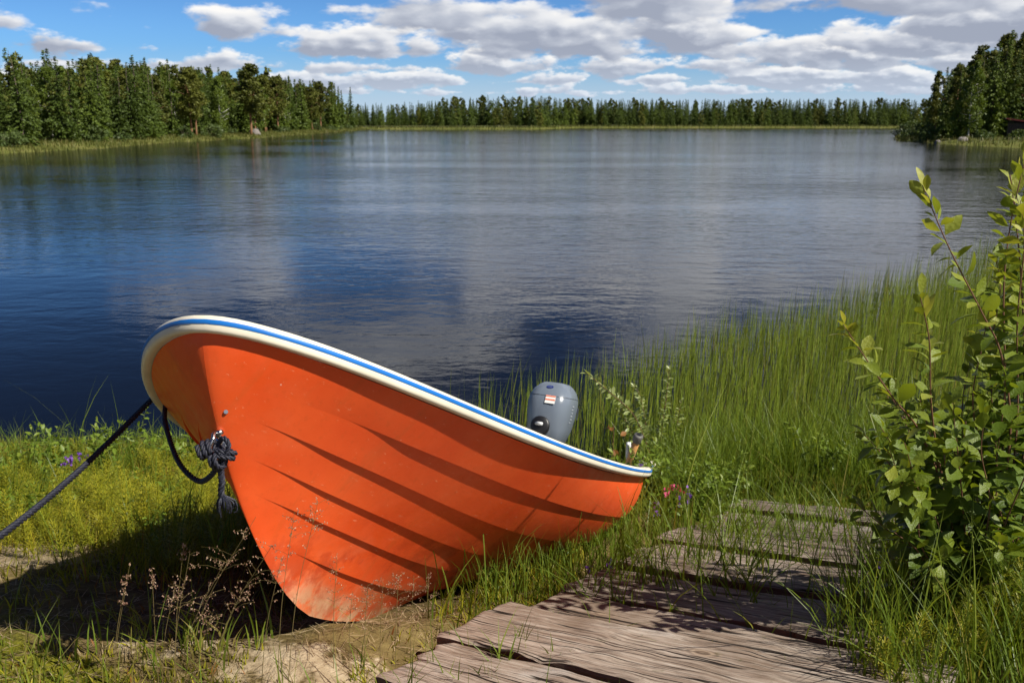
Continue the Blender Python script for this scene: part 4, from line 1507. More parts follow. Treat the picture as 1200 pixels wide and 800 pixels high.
cy, sy_ = math.cos(YAW), math.sin(YAW)
cp, sp_ = math.cos(BPITCH), math.sin(BPITCH)
cr, sr = math.cos(ROLL), math.sin(ROLL)
BR = np.array([[cy, -sy_, 0], [sy_, cy, 0], [0, 0, 1]]) @ np.array([[cp, 0, -sp_], [0, 1, 0], [sp_, 0, cp]]) @ np.array([[1, 0, 0], [0, cr, -sr], [0, sr, cr]])
BM = Matrix([list(BR[i]) + [BORG[i]] for i in range(3)] + [[0, 0, 0, 1]])


def to_world(p):
    return np.asarray(p) @ BR.T + BORG


def to_boat(p):
    return (np.asarray(p) - BORG) @ BR


boat = thing('rowing_boat', 'orange clinker style open boat with a white and blue rim, drawn up on the bank', 'boat')
boat.matrix_world = BM

TS = [  # lap curves: s -> t, and where each fades out towards the bow
    ([0, .45, .6, .75, .847, .912, .965, 1], [.05, .06, .075, .12, .217, .301, .381, .42], .968),
    ([0, .45, .55, .677, .772, .852, .915, .977, 1], [.12, .15, .175, .235, .315, .425, .498, .565, .58], .985),
    ([0, .35, .5, .672, .779, .805, .867, .92, .975, 1], [.23, .26, .29, .365, .470, .510, .582, .619, .675, .69], .985),
    ([0, .3, .506, .649, .789, .832, .885, .927, .972, 1], [.37, .41, .455, .535, .660, .702, .742, .760, .788, .80], .982),
    ([0, .3, .579, .714, .827, .9, .915, 1], [.56, .62, .725, .800, .853, .874, .876, .88], .932)]
_sg = np.linspace(0, 1, 501)


def lap_curve(a, b):
    v = np.interp(_sg, a, b)
    kx = np.arange(-60, 61)
    kw = np.exp(-(kx / 24.0) ** 2 / 2)
    vp = np.concatenate([2 * v[0] - v[60:0:-1], v, 2 * v[-1] - v[-2:-62:-1]])
    return np.convolve(vp, kw / kw.sum(), mode='valid')


TSC = [lap_curve(a, b) for a, b, c in TS]
STEP = .0085
ns = 96
w_ = np.linspace(0, 1, ns)
ss_ = 1 - (1 - w_) ** 2.2
NSUB = 6


def hull_side(side, inset=None):
    cols = []
    for s in ss_:
        tl = [0] + [float(np.interp(s, _sg, v)) for v in TSC] + [1.0]
        st = [0] + [STEP * float(smooth(c + .005, c - .060, s)) for a, b, c in TS] + [0]
        col = []
        for j in range(len(tl) - 1):
            tt = np.linspace(tl[j], tl[j + 1], NSUB)
            f = np.linspace(0, 1, NSUB)
            off = st[j] * (1 - f) ** 1.0
            p_ = hull(np.full(NSUB, s), tt)
            n_ = hull_n(np.full(NSUB, s), tt)
            p_ = p_ + n_ * off[:, None]
            if j == 0: p_[0, 1] = 0
            if s > .9999: p_[:, 1] = 0
            p_[:, 1] *= side
            col.append(p_)
        cols.append(np.concatenate(col))
    V = np.stack(cols, 0)            # ns, m, 3
    return V


Vp = hull_side(1)
Vs_ = hull_side(-1)
m_ = Vp.shape[1]


def grid_f(a, b, off, flip=False):
    i = (np.arange(a - 1)[:, None] * b + np.arange(b - 1)[None]).ravel()
    f = np.stack([i, i + b, i + b + 1, i + 1], 1)
    return (f[:, ::-1] if flip else f) + off


mb = MB()
mb.add(Vp.reshape(-1, 3), grid_f(ns, m_, 0, True))
mb.add(Vs_.reshape(-1, 3), grid_f(ns, m_, 0))
# transom
half = Vp[0]
ring = np.concatenate([half, Vs_[0][::-1]])
b0 = mb.n
mb.add(np.concatenate([ring, [[0, 0, .40]]]), [[len(ring), (j + 1) % len(ring), j] for j in range(len(ring))])
hull_o = mb.build('hull', M['hull'], boat, sharp=42)

# inner liner
def inner(side):
    V = []
    for s in np.linspace(.012, .955, 60):
        t_in = np.linspace(0.07 + .40 * float(smooth(.72, .955, s)), .985, 24)
        p_ = hull(np.full(24, s), t_in) - hull_n(np.full(24, s), t_in) * .035
        p_[:, 1] = np.maximum(p_[:, 1], 0.0)
        p_[:, 2] += .02
        p_[:, 1] *= side
        V.append(p_)
    return np.stack(V)


mb = MB()
Va, Vb = inner(1), inner(-1)
mb.add(Va.reshape(-1, 3), grid_f(60, 24, 0))
mb.add(Vb.reshape(-1, 3), grid_f(60, 24, 0, True))
fl = np.stack([Va[:, 0], Vb[:, 0]], 1)
mb.add(fl.reshape(-1, 3), grid_f(60, 2, 0, True))
tr_ring = np.concatenate([Va[0], Vb[0][::-1]])
mb.add(np.concatenate([tr_ring, [[.04, 0, .40]]]), [[len(tr_ring), j, (j + 1) % len(tr_ring)] for j in range(len(tr_ring))])
mb.build('inner_liner', M['liner'], boat, smooth_sh=True)

# thwarts
for xs in (.9, 2.0, 3.0):
    s = xs / PB['L']
    hw = float(hull(np.array([s]), np.array([.66]))[0, 1]) - .085
    zt = float(hull(np.array([s]), np.array([.72]))[0, 2])
    mb = MB()
    mb.box((xs, 0, zt), (.26, 2 * hw, .03), bev=.006)
    mb.build('thwart', M['liner'], boat)
# transom top board, white
mb = MB()
mb.box((.022, 0, .44), (.075, 1.30, .11), bev=.01)
mb.build('transom_board', M['white'], boat)

# gunwale rim
def rim_line(n=150):
    w1 = np.linspace(0, 1, n)
    s = 1 - (1 - w1) ** 2.3
    a = hull(s, np.ones(n), 1)
    b = hull(s, np.ones(n), -1)[::-1][1:]
    p_ = np.concatenate([a, b])
    # even spacing
    d = np.concatenate([[0], np.cumsum(np.linalg.norm(np.diff(p_, axis=0), axis=1))])
    u = np.linspace(0, d[-1], 2 * n)
    return np.stack([np.interp(u, d, p_[:, i]) for i in range(3)], 1)


RL = rim_line()
RL = np.stack([np.convolve(np.pad(RL[:, i], 2, mode='edge'), np.array([1, 2, 3, 2, 1]) / 9, mode='valid') for i in range(3)], 1)
T_ = unit(np.gradient(RL, axis=0))
OUT = unit(np.cross(np.array([[0, 0, 1.0]]), T_))
if OUT[5, 1] < 0: OUT = -OUT
UPV = unit(np.cross(T_, OUT))
UPV = np.where(UPV[:, 2:] < 0, -UPV, UPV)


RL = RL + UPV * .0185


def sweep(prof, name, mat, a=0, b=None, cap=True, sharp=50):
    b = len(RL) if b is None else b
    prof = [(o + (.006 if o > .02 else 0), u * (.66 if u < 0 else .92)) for o, u in prof]
    slim = 1 - .36 * np.exp(-((np.arange(len(RL)) - len(RL) / 2) / 48.0) ** 2)
    rings = [[RL[i] + OUT[i] * (o * slim[i] if o > 0 else o) + UPV[i] * u for o, u in prof] for i in range(a, b)]
    mb = MB()
    mb.loft(rings, cap, cap)
    return mb.build(name, mat, boat, sharp=sharp)


rim = [(-.045, -.006), (-.046, .018), (-.030, .027), (.006, .030), (.026, .0275), (.036, .020), (.0385, .010), (.0385, -.002), (.0375, -.014), (.034, -.022), (.026, -.027), (.014, -.0275), (.002, -.022), (-.02, -.012)]
sweep(rim, 'gunwale', M['white'])
sweep([(.0372, .0165), (.0408, .0162), (.0425, .0115), (.0425, .0085), (.0408, .0038), (.0372, .0035)], 'rubbing_strip', M['blue'], 1, len(RL) - 1)
# white caps over the rim ends at the transom
for sgn, i0 in ((1, 0), (-1, len(RL) - 1)):
    mb = MB()
    c = RL[i0]
    mb.box((c[0] + .02, c[1] - sgn * .01, c[2] + .006), (.13, .125, .062), bev=.018)
    cap_o = mb.build('corner_cap', M['white'], boat, sharp=60)
    mb = MB()
    for q in range(2):
        mb.tube([(c[0] + .0 + q * .035, c[1] - sgn * .01, c[2] + .034), (c[0] + q * .035, c[1] - sgn * .01, c[2] + .042)], [.008, .007], 10)
    mb.build('screw_head', M['steel'], cap_o)
# clips holding the strip near the stern
for i in (7, 4):
    mb = MB()
    R0 = [[RL[i + k] + OUT[i + k] * (o * 1.06) + UPV[i + k] * (u * 1.06) for o, u in rim] for k in (0, 1)]
    R0[1] = [a_ + (b_ - a_) * .25 for a_, b_ in zip(R0[0], R0[1])]
    mb.loft([np.array(R0[0]), np.array(R0[1])])
    mb.build('strip_joint', M['darkcowl'] if i == 7 else M['lightplastic'], boat)
# bow deck inside the rim
dk = [RL[i] * np.array([1, .93, 1]) + np.array([-.02, 0, -.012]) for i in range(len(RL) // 2 - 22, len(RL) // 2 + 23)]
mb = MB()
cen = np.mean([dk[0], dk[-1]], 0)
mb.add(np.array(dk + [cen]), [[j, j + 1, len(dk)] for j in range(len(dk) - 1)])
mb.build('bow_deck', M['liner'], boat)

# bow eye (shackle) and drain screw on the stem
se = hull(np.array([1.0]), np.array([.705]))[0]
mb = MB()
a_ = np.linspace(-.35 * math.pi, 1.35 * math.pi, 26)
ringp = [(se[0] + .030 + .023 * math.cos(t), 0.004 * math.sin(3 * t), se[2] + .030 * math.sin(t)) for t in a_]
mb.tube(ringp, .0055, 8)
mb.tube([(se[0] + .012, -.014, se[2] + .026), (se[0] + .03, .014, se[2] + .034)], .0075, 8)
mb.box((se[0] - .004, 0, se[2]), (.02, .034, .05), bev=.004)
eye = mb.build('bow_eye', M['steel'], boat, smooth_sh=True)
sc_ = hull(np.array([.997]), np.array([.80]))[0]
mb = MB()
mb.tube([(sc_[0] - .006, sc_[1] - .002, sc_[2]), (sc_[0] + .001, sc_[1] + .003, sc_[2] - .0005)], [.0075, .0055], 10)
mb.build('drain_screw', M['steel'], boat)

# rowlock on the port quarter
rl_pos = to_boat(P(736, 548, 5.93))
rl_pos[2] = RL[3][2] + .03
mb = MB()
mb.tube([(rl_pos[0], rl_pos[1], rl_pos[2] - .03), (rl_pos[0], rl_pos[1], rl_pos[2] + .03)], .016, 10)
for sgn in (-1, 1):
    mb.tube(spline([(rl_pos[0], rl_pos[1], rl_pos[2] + .025), (rl_pos[0] + sgn * .035, rl_pos[1], rl_pos[2] + .04), (rl_pos[0] + sgn * .046, rl_pos[1], rl_pos[2] + .085), (rl_pos[0] + sgn * .042, rl_pos[1], rl_pos[2] + .13)], 10), np.linspace(.017, .010, 10), 8)
mb.build('rowlock', M['lightplastic'], boat, smooth_sh=True)

# the oar lying in the boat with its handle up in the rowlock
tipw = P(749, 509, 5.86)
thruw = P(737, 541, 5.93)
dv = (thruw - tipw) / np.linalg.norm(thruw - tipw)
oar_l = 1.05
oar = thing('oar', 'wooden oar with a worn grey grip sticking up at the stern corner', 'oar', tipw)
mb = MB()
mb.tube([dv * t for t in np.linspace(.05, .55, 6)], np.linspace(.024, .021, 6), 12)
mb.build('shaft', M['oarwood'], oar, smooth_sh=True)
mb = MB()
mb.tube([dv * t for t in (0, .006, .012, .055, .062)], [.018, .030, .032, .031, .025], 14)
mb.build('grip', M['greyrubber'], oar, smooth_sh=True)
mb = MB()
mb.tube([dv * t for t in (-.0015, .002)], [.018, .017], 14)
mb.build('end_plug', M['black'], oar)
mb = MB()
sd_ = np.cross(dv, [0, 1, 0])
sd_ /= np.linalg.norm(sd_)
mb.box(dv * .66, (.10, .014, .28), np.stack([sd_, np.cross(dv, sd_), dv], 1), bev=.005)
mb.build('blade', M['oarwood'], oar)

# ------------------------------------------------------------------ outboard motor (clamped on the transom)
mot = thing('outboard_motor', 'blue grey outboard motor with a white and orange sticker on the stern', 'motor')
mot.matrix_world = BM @ Matrix.Translation((-.10, .0, .895)) @ Matrix.Rotation(R(-6), 4, 'X') @ Matrix.Rotation(R(-3), 4, 'Z') @ Matrix.Scale(.95, 4)


def sring(z, w, d, xo=0, e=3.2, n=32):
    out = []
    for j in range(n):
        t = 2 * math.pi * j / n
        c, s = math.cos(t), math.sin(t)
        out.append((xo + d / 2 * math.copysign(abs(c) ** (2 / e), c), w / 2 * math.copysign(abs(s) ** (2 / e), s), z))
    return out


mb = MB()
mb.loft([sring(-.255, .225, .32, .02), sring(-.24, .25, .35, .02), sring(-.15, .300, .42, .01), sring(-.05, .330, .45, 0), sring(.03, .340, .465, -.01), sring(.085, .330, .45, -.02), sring(.135, .285, .40, -.035), sring(.172, .215, .33, -.05), sring(.188, .165, .27, -.055), sring(.192, .12, .20, -.06)])
cw = mb.build('cowl', M['cowl'], mot, sharp=35)
# panel seam round the shoulder
mb = MB()
mb.loft([sring(.083, .3335, .4535, -.02), sring(.087, .332, .4520, -.021)], False, False)
mb.build('seam', M['darkcowl'], cw)
mb = MB()
mb.loft([sring(-.29, .17, .26, .02), sring(-.257, .215, .315, .02)])
mb.build('lower_pan', M['darkcowl'], mot, sharp=40)
# dark recess with the starter handle
mb = MB()
mb.tube([(.15, .085 - .10, -.150), (.232, .085 - .10, -.135), (.240, .085 - .10, -.134)], [.075, .070, .060], 20)
mb.build('starter_housing', M['black'], mot, smooth_sh=True)
mb = MB()
mb.tube([(.235, -.045, -.125), (.255, -.015, -.125), (.255, .01, -.125)], [.012, .014, .012], 10)
mb.build('starter_handle', M['lightplastic'], mot, smooth_sh=True)
# emblem: a dark blue oval with a lighter ring, on the sloping upper front
def front_pt(y, z):
    zz = [-.05, .03, .085, .135, .172, .188]
    fx = [.225, .2225, .205, .165, .115, .08]
    return float(np.interp(z, zz, fx))


def on_front(poly, lift):
    return [(front_pt(y, z) + lift, y, z + lift * .3) for y, z in poly]


def patch(poly, name, mat, parent, lift):
    mb = MB()
    pf = on_front(poly, lift)
    pb_ = on_front(poly, lift - .0025)
    mb.loft([np.array(pb_), np.array(pf)])
    return mb.build(name, mat, parent)


em = patch([(.0 + .026 * math.cos(t), .150 + .011 * math.sin(t)) for t in np.linspace(0, 2 * math.pi, 25)[:-1]], 'emblem', M['emblem'], cw, .004)
patch([(.0 + .013 * math.cos(t), .150 + .0055 * math.sin(t)) for t in np.linspace(0, 2 * math.pi, 19)[:-1]], 'emblem_ring', M['cowl'], em, .0055)
patch([(.0 + .008 * math.cos(t), .150 + .0035 * math.sin(t)) for t in np.linspace(0, 2 * math.pi, 19)[:-1]], 'emblem_dot', M['emblem'], em, .007)


def quad_strip(y0, y1, z0, z1):
    n = 6
    return [(y, z) for z in np.linspace(z0, z1, n) for y in (y0,)] + [(y1, z) for z in np.linspace(z1, z0, n)]


def front_rect(y0, y1, z0, z1, name, mat, parent, lift):
    n = 6
    zs = np.linspace(z0, z1, n)
    V = []
    for l_ in (lift - .002, lift):
        for z in zs:
            V += [(front_pt(0, z) + l_, y0, z), (front_pt(0, z) + l_, y1, z)]
    k = 2 * n
    Fq = [[k + 2 * i, k + 2 * i + 1, k + 2 * i + 3, k + 2 * i + 2] for i in range(n - 1)] + [[2 * i, 2 * i + 2, 2 * i + 3, 2 * i + 1] for i in range(n - 1)]
    Fq += [[2 * i, 2 * i + 2 + 0, k + 2 * i + 2, k + 2 * i] for i in range(n - 1)] + [[2 * i + 1, k + 2 * i + 1, k + 2 * i + 3, 2 * i + 3] for i in range(n - 1)]
    mb = MB()
    mb.add(V, Fq)
    return mb.build(name, mat, parent)


st_ = front_rect(-.005, .070, .030, .088, 'sticker', M['sticker_white'], cw, .006)
front_rect(-.004, .069, .078, .087, 'sticker_stripe', M['sticker_red'], st_, .0075)
front_rect(-.004, .069, .052, .062, 'sticker_stripe', M['sticker_red'], st_, .0075)
# small dark marks on the shoulder and a pale streak of lettering on the side
mb = MB()
for q in range(2):
    mb.box((.145, -.105, .118 - q * .022), (.012, .012, .012))
mb.build('latch', M['darkcowl'], cw)
mb = MB()
for q in range(6):
    zq = -.09 + q * .024
    yq = float(np.interp(zq, [-.15, -.05, .03, .085], [.150, .165, .170, .165]))
    mb.box((.05 - .006 * (q % 2), yq - .0005, zq), (.026 + .008 * (q % 3), .004, .009))
mb.build('side_lettering', M['palemark'], cw)
mb = MB()
for q in range(4):
    mb.box((-.12 - .02 * q, .168 - .004 * q, -.02), (.007, .008, .09))
mb.build('air_vent', M['darkcowl'], cw)
# clamp bracket, leg, tiller, propeller
mb = MB()
mb.box((.10, 0, -.40), (.06, .20, .22), bev=.012)
mb.box((.06, -.085, -.36), (.14, .03, .20), bev=.008)
mb.box((.06, .085, -.36), (.14, .03, .20), bev=.008)
mb.build('clamp_bracket', M['darkcowl'], mot)
mb = MB()
mb.loft([sring(-.95, .05, .16, -.02), sring(-.80, .06, .18, -.02), sring(-.45, .09, .18, -.01), sring(-.28, .15, .22, .01)])
mb.loft([sring(-.80, .17, .34, -.06), sring(-.79, .17, .34, -.06)])
mb.tube([(.10, 0, -.90), (.02, 0, -.90), (-.14, 0, -.90), (-.20, 0, -.90)], [.012, .045, .045, .03], 14)
mb.build('drive_leg', M['cowl'], mot, sharp=40)
mb = MB()
for q in range(3):
    a_ = 2 * math.pi * q / 3
    rt = np.array(Matrix.Rotation(a_, 3, 'X')) @ np.array(Matrix.Rotation(R(28), 3, 'Z'))
    mb.box(np.array(Matrix.Rotation(a_, 3, 'X')) @ np.array([-.215, 0, .065]), (.012, .07, .11), rt, bev=.004)
mb.tube([(-.24, 0, -0), (-.19, 0, 0)], [.02, .028], 12)
pr = mb.build('propeller', M['black'], mot)
pr.location = (0, 0, -.90)
mb = MB()
mb.tube([(.16, .10, -.24), (.34, .13, -.235), (.55, .15, -.25)], [.018, .016, .016], 10)
til = mb.build('tiller', M['darkcowl'], mot, smooth_sh=True)
mb = MB()
mb.tube([(.55, .15, -.25), (.56, .151, -.25), (.68, .162, -.258), (.69, .163, -.259)], [.018, .022, .021, .014], 12)
mb.build('grip', M['black'], til, smooth_sh=True)
mb = MB()
mb.tube([(-.06, -.165, -.17), (-.06, -.19, -.17)], [.014, .012], 10)
mb.box((-.06, -.19, -.19), (.02, .014, .05))
mb.build('side_lever', M['darkcowl'], mot)


# ------------------------------------------------------------------ mooring rope
def twisted(mb, pts, rad, n, turns_per_m=26):
    c = spline(pts, n)
    d = np.concatenate([[0], np.cumsum(np.linalg.norm(np.diff(c, axis=0), axis=1))])
    T = unit(np.gradient(c, axis=0))
    A = np.cross(T[0], [0.3, .2, 1])
    A /= np.linalg.norm(A)
    As = []
    for i in range(n):
        A = A - T[i] * (A @ T[i])
        A /= np.linalg.norm(A)
        As.append(A)
    As = np.array(As)
    Bs = np.cross(T, As)
    for k in range(3):
        ph = d * turns_per_m * 2 * math.pi + k * 2.094
        mb.tube(c + (As * np.cos(ph)[:, None] + Bs * np.sin(ph)[:, None]) * rad * .56, rad * .56, 6, True)


eye_w = to_world((se[0] + .045, 0, se[2] - .020))
rope = thing('mooring_rope', 'dark navy mooring rope running from the bow eye off to the left', 'rope', eye_w)
over = to_world(RL[len(RL) // 2 + 13] + OUT[len(RL) // 2 + 13] * .055 + UPV[len(RL) // 2 + 13] * .0)
W0 = eye_w
mb = MB()
p_far = P(-160, 735, 1.66)
p_mid = P(0, 628, 2.04)
p_mid2 = P(92, 552, 2.44)
rim_out = P(174, 472, 2.88)
p_dn = np.array([p_far[0] - 1.1, p_far[1] - .55, .30])
p_gr = np.array([p_far[0] - 2.1, p_far[1] - 1.0, -.01])
twisted(mb, np.array([p_gr, p_dn, p_far, p_mid, p_mid2, rim_out, P(184, 463, 2.98), P(196, 440, 3.0), P(215, 432, 2.9)]) - W0, .0085, 560, 20)
mb.build('line', M['rope'], rope, smooth_sh=True)
mb = MB()
loop = [P(215, 445, 2.9), P(198, 462, 2.92), P(193, 487, 2.76), P(199, 515, 2.60), P(212, 545, 2.46), P(232, 563, 2.38), P(246, 558, 2.31), P(258, 540, 2.27)]
twisted(mb, np.array(loop) - W0, .0072, 220, 24)
mb.build('slack_loop', M['rope'], rope, smooth_sh=True)
# knot: turns of rope round the eye
mb = MB()
kc = P(254, 532, 2.265)
def coil(c, r1, r2, nrm, turns, rad, seed):
    r = np.random.default_rng(seed)
    nrm = np.array(nrm, float) / np.linalg.norm(nrm)
    a = np.cross(nrm, [0, 1, .3])
    a /= np.linalg.norm(a)
    b = np.cross(nrm, a)
    t = np.linspace(0, turns * 2 * math.pi, int(turns * 9) + 2)
    return c + a * (r1 * np.cos(t))[:, None] + b * (r2 * np.sin(t))[:, None] + nrm * ((t / t[-1] - .5) * rad * 1.8 * turns)[:, None] - W0
twisted(mb, coil(P(243, 526, 2.275), .017, .024, (1, .2, .25), 3, .0075, 1), .0064, 150, 26)
twisted(mb, coil(P(264, 531, 2.245), .023, .013, (.3, .5, 1), 2, .0075, 2), .0064, 120, 26)
twisted(mb, coil(P(256, 540, 2.235), .018, .016, (.9, -.3, .2), 2, .0075, 3), .0062, 110, 26)
twisted(mb, np.array([P(255, 520, 2.265), P(262, 513, 2.245), P(268, 522, 2.235), P(262, 540, 2.235), P(258, 560, 2.235)]) - W0, .0062, 90, 26)
mb.build('knot', M['rope'], rope, smooth_sh=True)
mb = MB()
twisted(mb, np.array([P(258, 548, 2.245), P(260, 562, 2.235), P(259, 576, 2.235), P(262, 588, 2.235)]) - W0, .0080, 80, 26)
r_ = np.random.default_rng(8)
c0 = P(261, 580, 2.235) - W0
for k in range(34):
    a_ = r_.uniform(0, 6.28)
    dd = np.array([math.cos(a_) * r_.uniform(.006, .026) + .010, math.sin(a_) * .014 - .004, -r_.uniform(.016, .050)])
    mb.tube(spline([c0, c0 + np.array([dd[0] * .9, dd[1] * .9, -.014]), c0 + dd, c0 + dd * np.array([.75, .8, 1.18])], 7), np.linspace(.0026, .0016, 7), 4)
mb.build('frayed_end', M['rope'], rope)


# ------------------------------------------------------------------ boardwalk
bw = thing('boardwalk', 'weathered grey plank boardwalk running down to the water right of the boat', 'boardwalk')
xb = np.array([DOCK_B[0], DOCK_B[1], .15])
xb /= np.linalg.norm(xb)
SPACE = .378
r_ = np.random.default_rng(17)
u_at = [-.378, 0, .372, .742, 1.10]
while u_at[-1] < 3.5:
    u_at.append(u_at[-1] + (.285 if len(u_at) % 2 else .262))
for k in range(-1, len(u_at) - 2):
    w_pl = u_at[k + 2] - u_at[k + 1] - r_.uniform(.024, .044)
    Lp = 1.38 + r_.uniform(-.05, .10)
    p_ = DOCK_O + DOCK_A * u_at[k + 1] + DOCK_B * (r_.uniform(-.035, .035))
    z0 = .065 - .25 * (p_[1] - 2.39) + (.010 if k % 2 else -.006) + r_.uniform(-.010, .010)
    yb = np.array([DOCK_A[0], DOCK_A[1], 0])
    yb = yb - xb * (yb @ xb)
    yb /= np.linalg.norm(yb)
    tilt_ = -.213 + r_.normal() * .03 + .045
    yb = yb * math.cos(tilt_) + np.cross(xb, yb) * math.sin(tilt_)
    zb = np.cross(xb, yb)
    nxp, nyp = 62, 17
    th = .075
    u = np.concatenate([[0, .006, .014], np.linspace(.03, Lp - .03, nxp - 6), [Lp - .014, Lp - .006, Lp]])
    v = np.concatenate([[0, .005, .012], np.linspace(.026, w_pl - .026, nyp - 6), [w_pl - .012, w_pl - .005, w_pl]])
    U, Vv = np.meshgrid(u, v, indexing='ij')
    sd = 100 + k * 7
    edge = np.minimum(Vv, w_pl - Vv)
    top = .010 * fbm(U * 2.2, Vv * 3, sd) * 2 + .006 * fbm(U * 9, Vv * 30, sd + 3) * 2 - .006 * smooth(.012, 0, edge) - .005 * smooth(.012, 0, np.minimum(U, Lp - U)) - .022 * np.clip(fbm(U * 5, Vv * 9 + 40, sd + 21) * 3 - .35, 0, 1) * smooth(.06, 0, edge)
    Vj = Vv + .034 * fbm(U * 3.0 + 20 * (Vv > w_pl / 2), Vv * 0, sd + 9) * np.where(Vv < w_pl / 2, 1, 1.0)
    Uj = U + .075 * fbm(U * 0, Vv * 14, sd + 5) * smooth(.25, 0, np.minimum(U, Lp - U))
    rings = []
    Vt = np.stack([Uj, Vj, top], -1)
    Vbm = np.stack([Uj * 1.0, Vj, np.full_like(top, -th)], -1)
    mb = MB()
    nt = nxp * nyp
    mb.add(np.concatenate([Vt.reshape(-1, 3), Vbm.reshape(-1, 3)]), np.concatenate([grid_f(nxp, nyp, 0), grid_f(nxp, nyp, nt, True)]))
    bd = [i * nyp for i in range(nxp)] + [(nxp - 1) * nyp + j for j in range(1, nyp)] + [i * nyp + nyp - 1 for i in range(nxp - 2, -1, -1)] + [j for j in range(nyp - 2, 0, -1)]
    mb.more([[bd[i], bd[i] + nt, bd[(i + 1) % len(bd)] + nt, bd[(i + 1) % len(bd)]] for i in range(len(bd))], 0)
    o = mb.build('plank', M['wood'], bw, sharp=40)
    o.matrix_world = Matrix([[xb[i], yb[i], zb[i], (p_[0], p_[1], z0)[i]] for i in range(3)] + [[0, 0, 0, 1]])
# bearers under the planks
for off in (.18, 1.12):
    a_ = DOCK_O + DOCK_B * off - DOCK_A * .5
    b_ = DOCK_O + DOCK_B * off + DOCK_A * 3.6
    mb = MB()
    pa = np.array([a_[0], a_[1], .065 - .25 * (a_[1] - 2.39) - .125])
    pb_ = np.array([b_[0], b_[1], .065 - .25 * (b_[1] - 2.39) - .125])
    dv_ = (pb_ - pa) / np.linalg.norm(pb_ - pa)
    s_ = np.cross(dv_, [0, 0, 1])
    s_ /= np.linalg.norm(s_)
    mb.box((pa + pb_) / 2, (np.linalg.norm(pb_ - pa), .09, .085), np.stack([dv_, s_, np.cross(dv_, s_) * -1], 1), bev=.006)
    mb.build('bearer', M['wood'], bw)

# grass pushing up between the planks
r_ = np.random.default_rng(23)
pts = []
for k in range(0, 11):
    for q in range(130):
        v = r_.uniform(0, 1.3)
        wgt = .22 + .85 * (3 <= k <= 8) * math.exp(-((v - .35) / .38) ** 2) + .25 * (v < .06)
        if r_.uniform() < wgt * .75:
            p_ = DOCK_O + DOCK_A * ((0, .372, .742, 1.10, 1.385, 1.647, 1.93, 2.19, 2.48, 2.74, 3.03)[k] - .010 + r_.normal() * .006) + DOCK_B * v
            pts.append((p_[0], p_[1], .03 - .25 * (p_[1] - 2.39), k))
for cx_, cy_, nq, sp_ in ((.62, 3.78, 60, .10), (.80, 3.75, 45, .09), (.95, 3.62, 40, .09), (1.05, 4.05, 60, .11), (1.22, 4.35, 60, .12), (1.30, 3.85, 35, .09), (1.52, 4.25, 50, .11), (1.45, 4.75, 60, .13), (1.75, 4.75, 40, .12), (.50, 3.45, 30, .07), (1.62, 3.75, 25, .08), (.85, 3.25, 14, .05), (1.35, 3.3, 14, .05), (1.9, 5.0, 40, .12), (1.05, 4.5, 60, .12), (.30, 3.30, 18, .05)):
    for q in range(int(nq * 1.5)):
        x_, y_ = cx_ + r_.normal() * sp_, cy_ + r_.normal() * sp_
        pts.append((x_, y_, float(dock_z(y_)) - .03, 5))
pts = np.array(pts)
n = len(pts)
hh = r_.gamma(4, .056, n) * (.45 + .45 * (pts[:, 3] > 2)) + .03
tag(blade_obj('boardwalk_grass', [blades(pts[:, :3] - np.array([0, 0, .03]), hh, r_.uniform(.0045, .0095, n), r_.normal(size=(n, 2)) * .42 * hh[:, None], None, 4, 1.8, np.clip(r_.normal(.5, .2, n), 0, 1), 24)], M['grass']),
    'green grass pushing up through the gaps of the boardwalk', 'grass', kind='stuff')


# ------------------------------------------------------------------ seeding grasses in front of the boat
def panicle(px, py, Y_, bx, by, lab, grp, seed, spread=.05, ln=.16, n_s=55, droop=.0, mat='panicle', sz=.0031):
    spread *= 1.25
    top = P(px, py, Y_)
    b = P(bx, by, Y_)
    b[2] = float(ground_h(b[0], b[1]))
    r = np.random.default_rng(seed)
    t = thing('seeding_grass', lab, 'grass stem', b, grp)
    mid = (b + top) / 2 + np.array([(top[0] - b[0]) * -.12, 0, .02])
    c = spline([b, mid, top], 24) - b
    mb = MB()
    mb.tube(c, np.linspace(.0011, .0005, 24), 5)
    C, A = [], []
    i0 = int(24 * (1 - min(.8, ln / max(.05, np.linalg.norm(top - b)))))
    for k in range(n_s // 5):
        i = r.integers(i0, 24)
        f = (i - i0) / (24 - i0 + .01)
        a_ = r.uniform(0, 6.28)
        L = spread * (1 - .6 * f) * r.uniform(.4, 1.1)
        e = c[i] + np.array([math.cos(a_) * L, math.sin(a_) * L * .7, L * (.35 - droop)])
        mb.tube([c[i], (c[i] + e) / 2 + np.array([0, 0, .1 * L]), e], [.0005, .0004, .0003], 3, False)
        for q in range(5):
            u = r.uniform(.35, 1)
            C.append(c[i] + (e - c[i]) * u + r.normal(size=3) * .003)
            A.append(unit(r.normal(size=3) * .6 + np.array([0, 0, -1 if droop else 1.0])))
    mb.build('stem', M['drystem'], t)
    C = np.array(C)
    A = np.array(A) * (sz * r.uniform(.7, 1.3, (len(C), 1)))
    B = unit(np.cross(A, r.normal(size=A.shape))) * sz * .5
    V, Fq, q = quads_at(C, A, B, r.uniform(0, 1, len(C)))
    V2, F2, q2 = quads_at(C, A, np.cross(unit(A), B), r.uniform(0, 1, len(C)))
    link('seed_head', mesh_np('seed_head', np.concatenate([V, V2]), [np.concatenate([Fq, F2 + len(V)])], M[mat], rnd=np.concatenate([q, q2])), t)


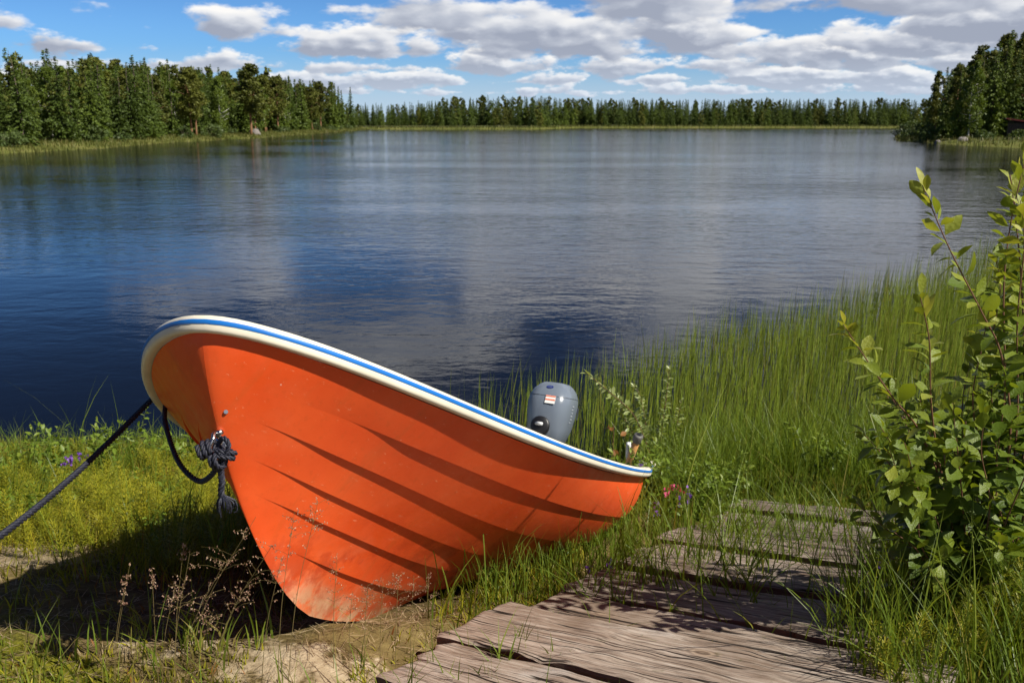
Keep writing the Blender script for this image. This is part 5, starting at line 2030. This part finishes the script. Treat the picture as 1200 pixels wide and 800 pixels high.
G1 = 'seeding grasses before the bow'
L1 = 'thin grass stem with a loose pinkish seed head before the dark hull shadow'
for i, (px, py, bx, by, sp, ln) in enumerate([(222, 650, 196, 772, .055, .17), (262, 660, 198, 775, .07, .20), (300, 605, 205, 770, .07, .20), (318, 640, 240, 768, .06, .17), (285, 690, 235, 770, .06, .13), (330, 655, 300, 765, .05, .15),
                                             (250, 715, 225, 772, .05, .09), (205, 690, 185, 770, .045, .10), (345, 600, 318, 742, .05, .14), (372, 590, 330, 745, .05, .14)]):
    panicle(px, py, 2.28 + .03 * (i % 4), bx, by, L1, G1, 700 + i, sp, ln, 75)
L2 = 'grass with a narrow purplish drooping spike left of the bow'
for i, (px, py, bx, by) in enumerate([(152, 662, 125, 770), (147, 690, 128, 772), (178, 668, 182, 768), (215, 640, 200, 770)]):
    panicle(px, py, 2.3, bx, by, L2, 'purple grass spikes left of the bow', 740 + i, .010, .06, 50)
L3 = 'fine reddish grass haze of seed heads against the lower orange hull'
for i in range(9):
    px = 395 + 12 * i + (i % 3) * 6
    panicle(px, 655 + (i * 37 % 40), 2.52, px - 6, 745, L3, 'reddish grasses against the lower hull', 760 + i, .045, .16, 80, sz=.0026)

# single tall green blades in the foreground
r_ = np.random.default_rng(29)
fg = [(20, 790, .26), (45, 785, .30), (72, 790, .22), (95, 780, .26), (110, 795, .22), (130, 790, .2), (175, 785, .24), (205, 790, .22), (235, 785, .18), (258, 778, .2), (340, 790, .2), (352, 792, .17), (365, 795, .16), (378, 790, .14), (330, 780, .2), (390, 760, .17), (402, 762, .16), (415, 765, .12), (422, 745, .12), (480, 742, .1), (590, 795, .12), (607, 798, .15), (625, 790, .12), (690, 800, .14), (705, 795, .12), (735, 770, .1)]
pts, hs = [], []
for px, py, h in fg:
    p0 = P(px, py, 2.2 if py > 785 else 2.4)
    for q in range(3):
        xx, yy = p0[0] + r_.normal() * .018, p0[1] + r_.normal() * .03
        pts.append((xx, yy, float(ground_h(xx, yy)) - .005 + (.05 if on_dock(xx, yy) else 0)))
        hs.append(h * r_.uniform(.55, 1.2))
n = len(pts)
hs = np.array(hs)
tag(blade_obj('foreground_grass', [blades(np.array(pts), hs, r_.uniform(.003, .0055, n), r_.normal(size=(n, 2)) * .30 * hs[:, None], None, 5, 1.7, np.clip(r_.normal(.6, .2, n), 0, 1), 33)], M['grass']),
    'scattered tall green grass blades in the foreground', 'grass', kind='stuff')
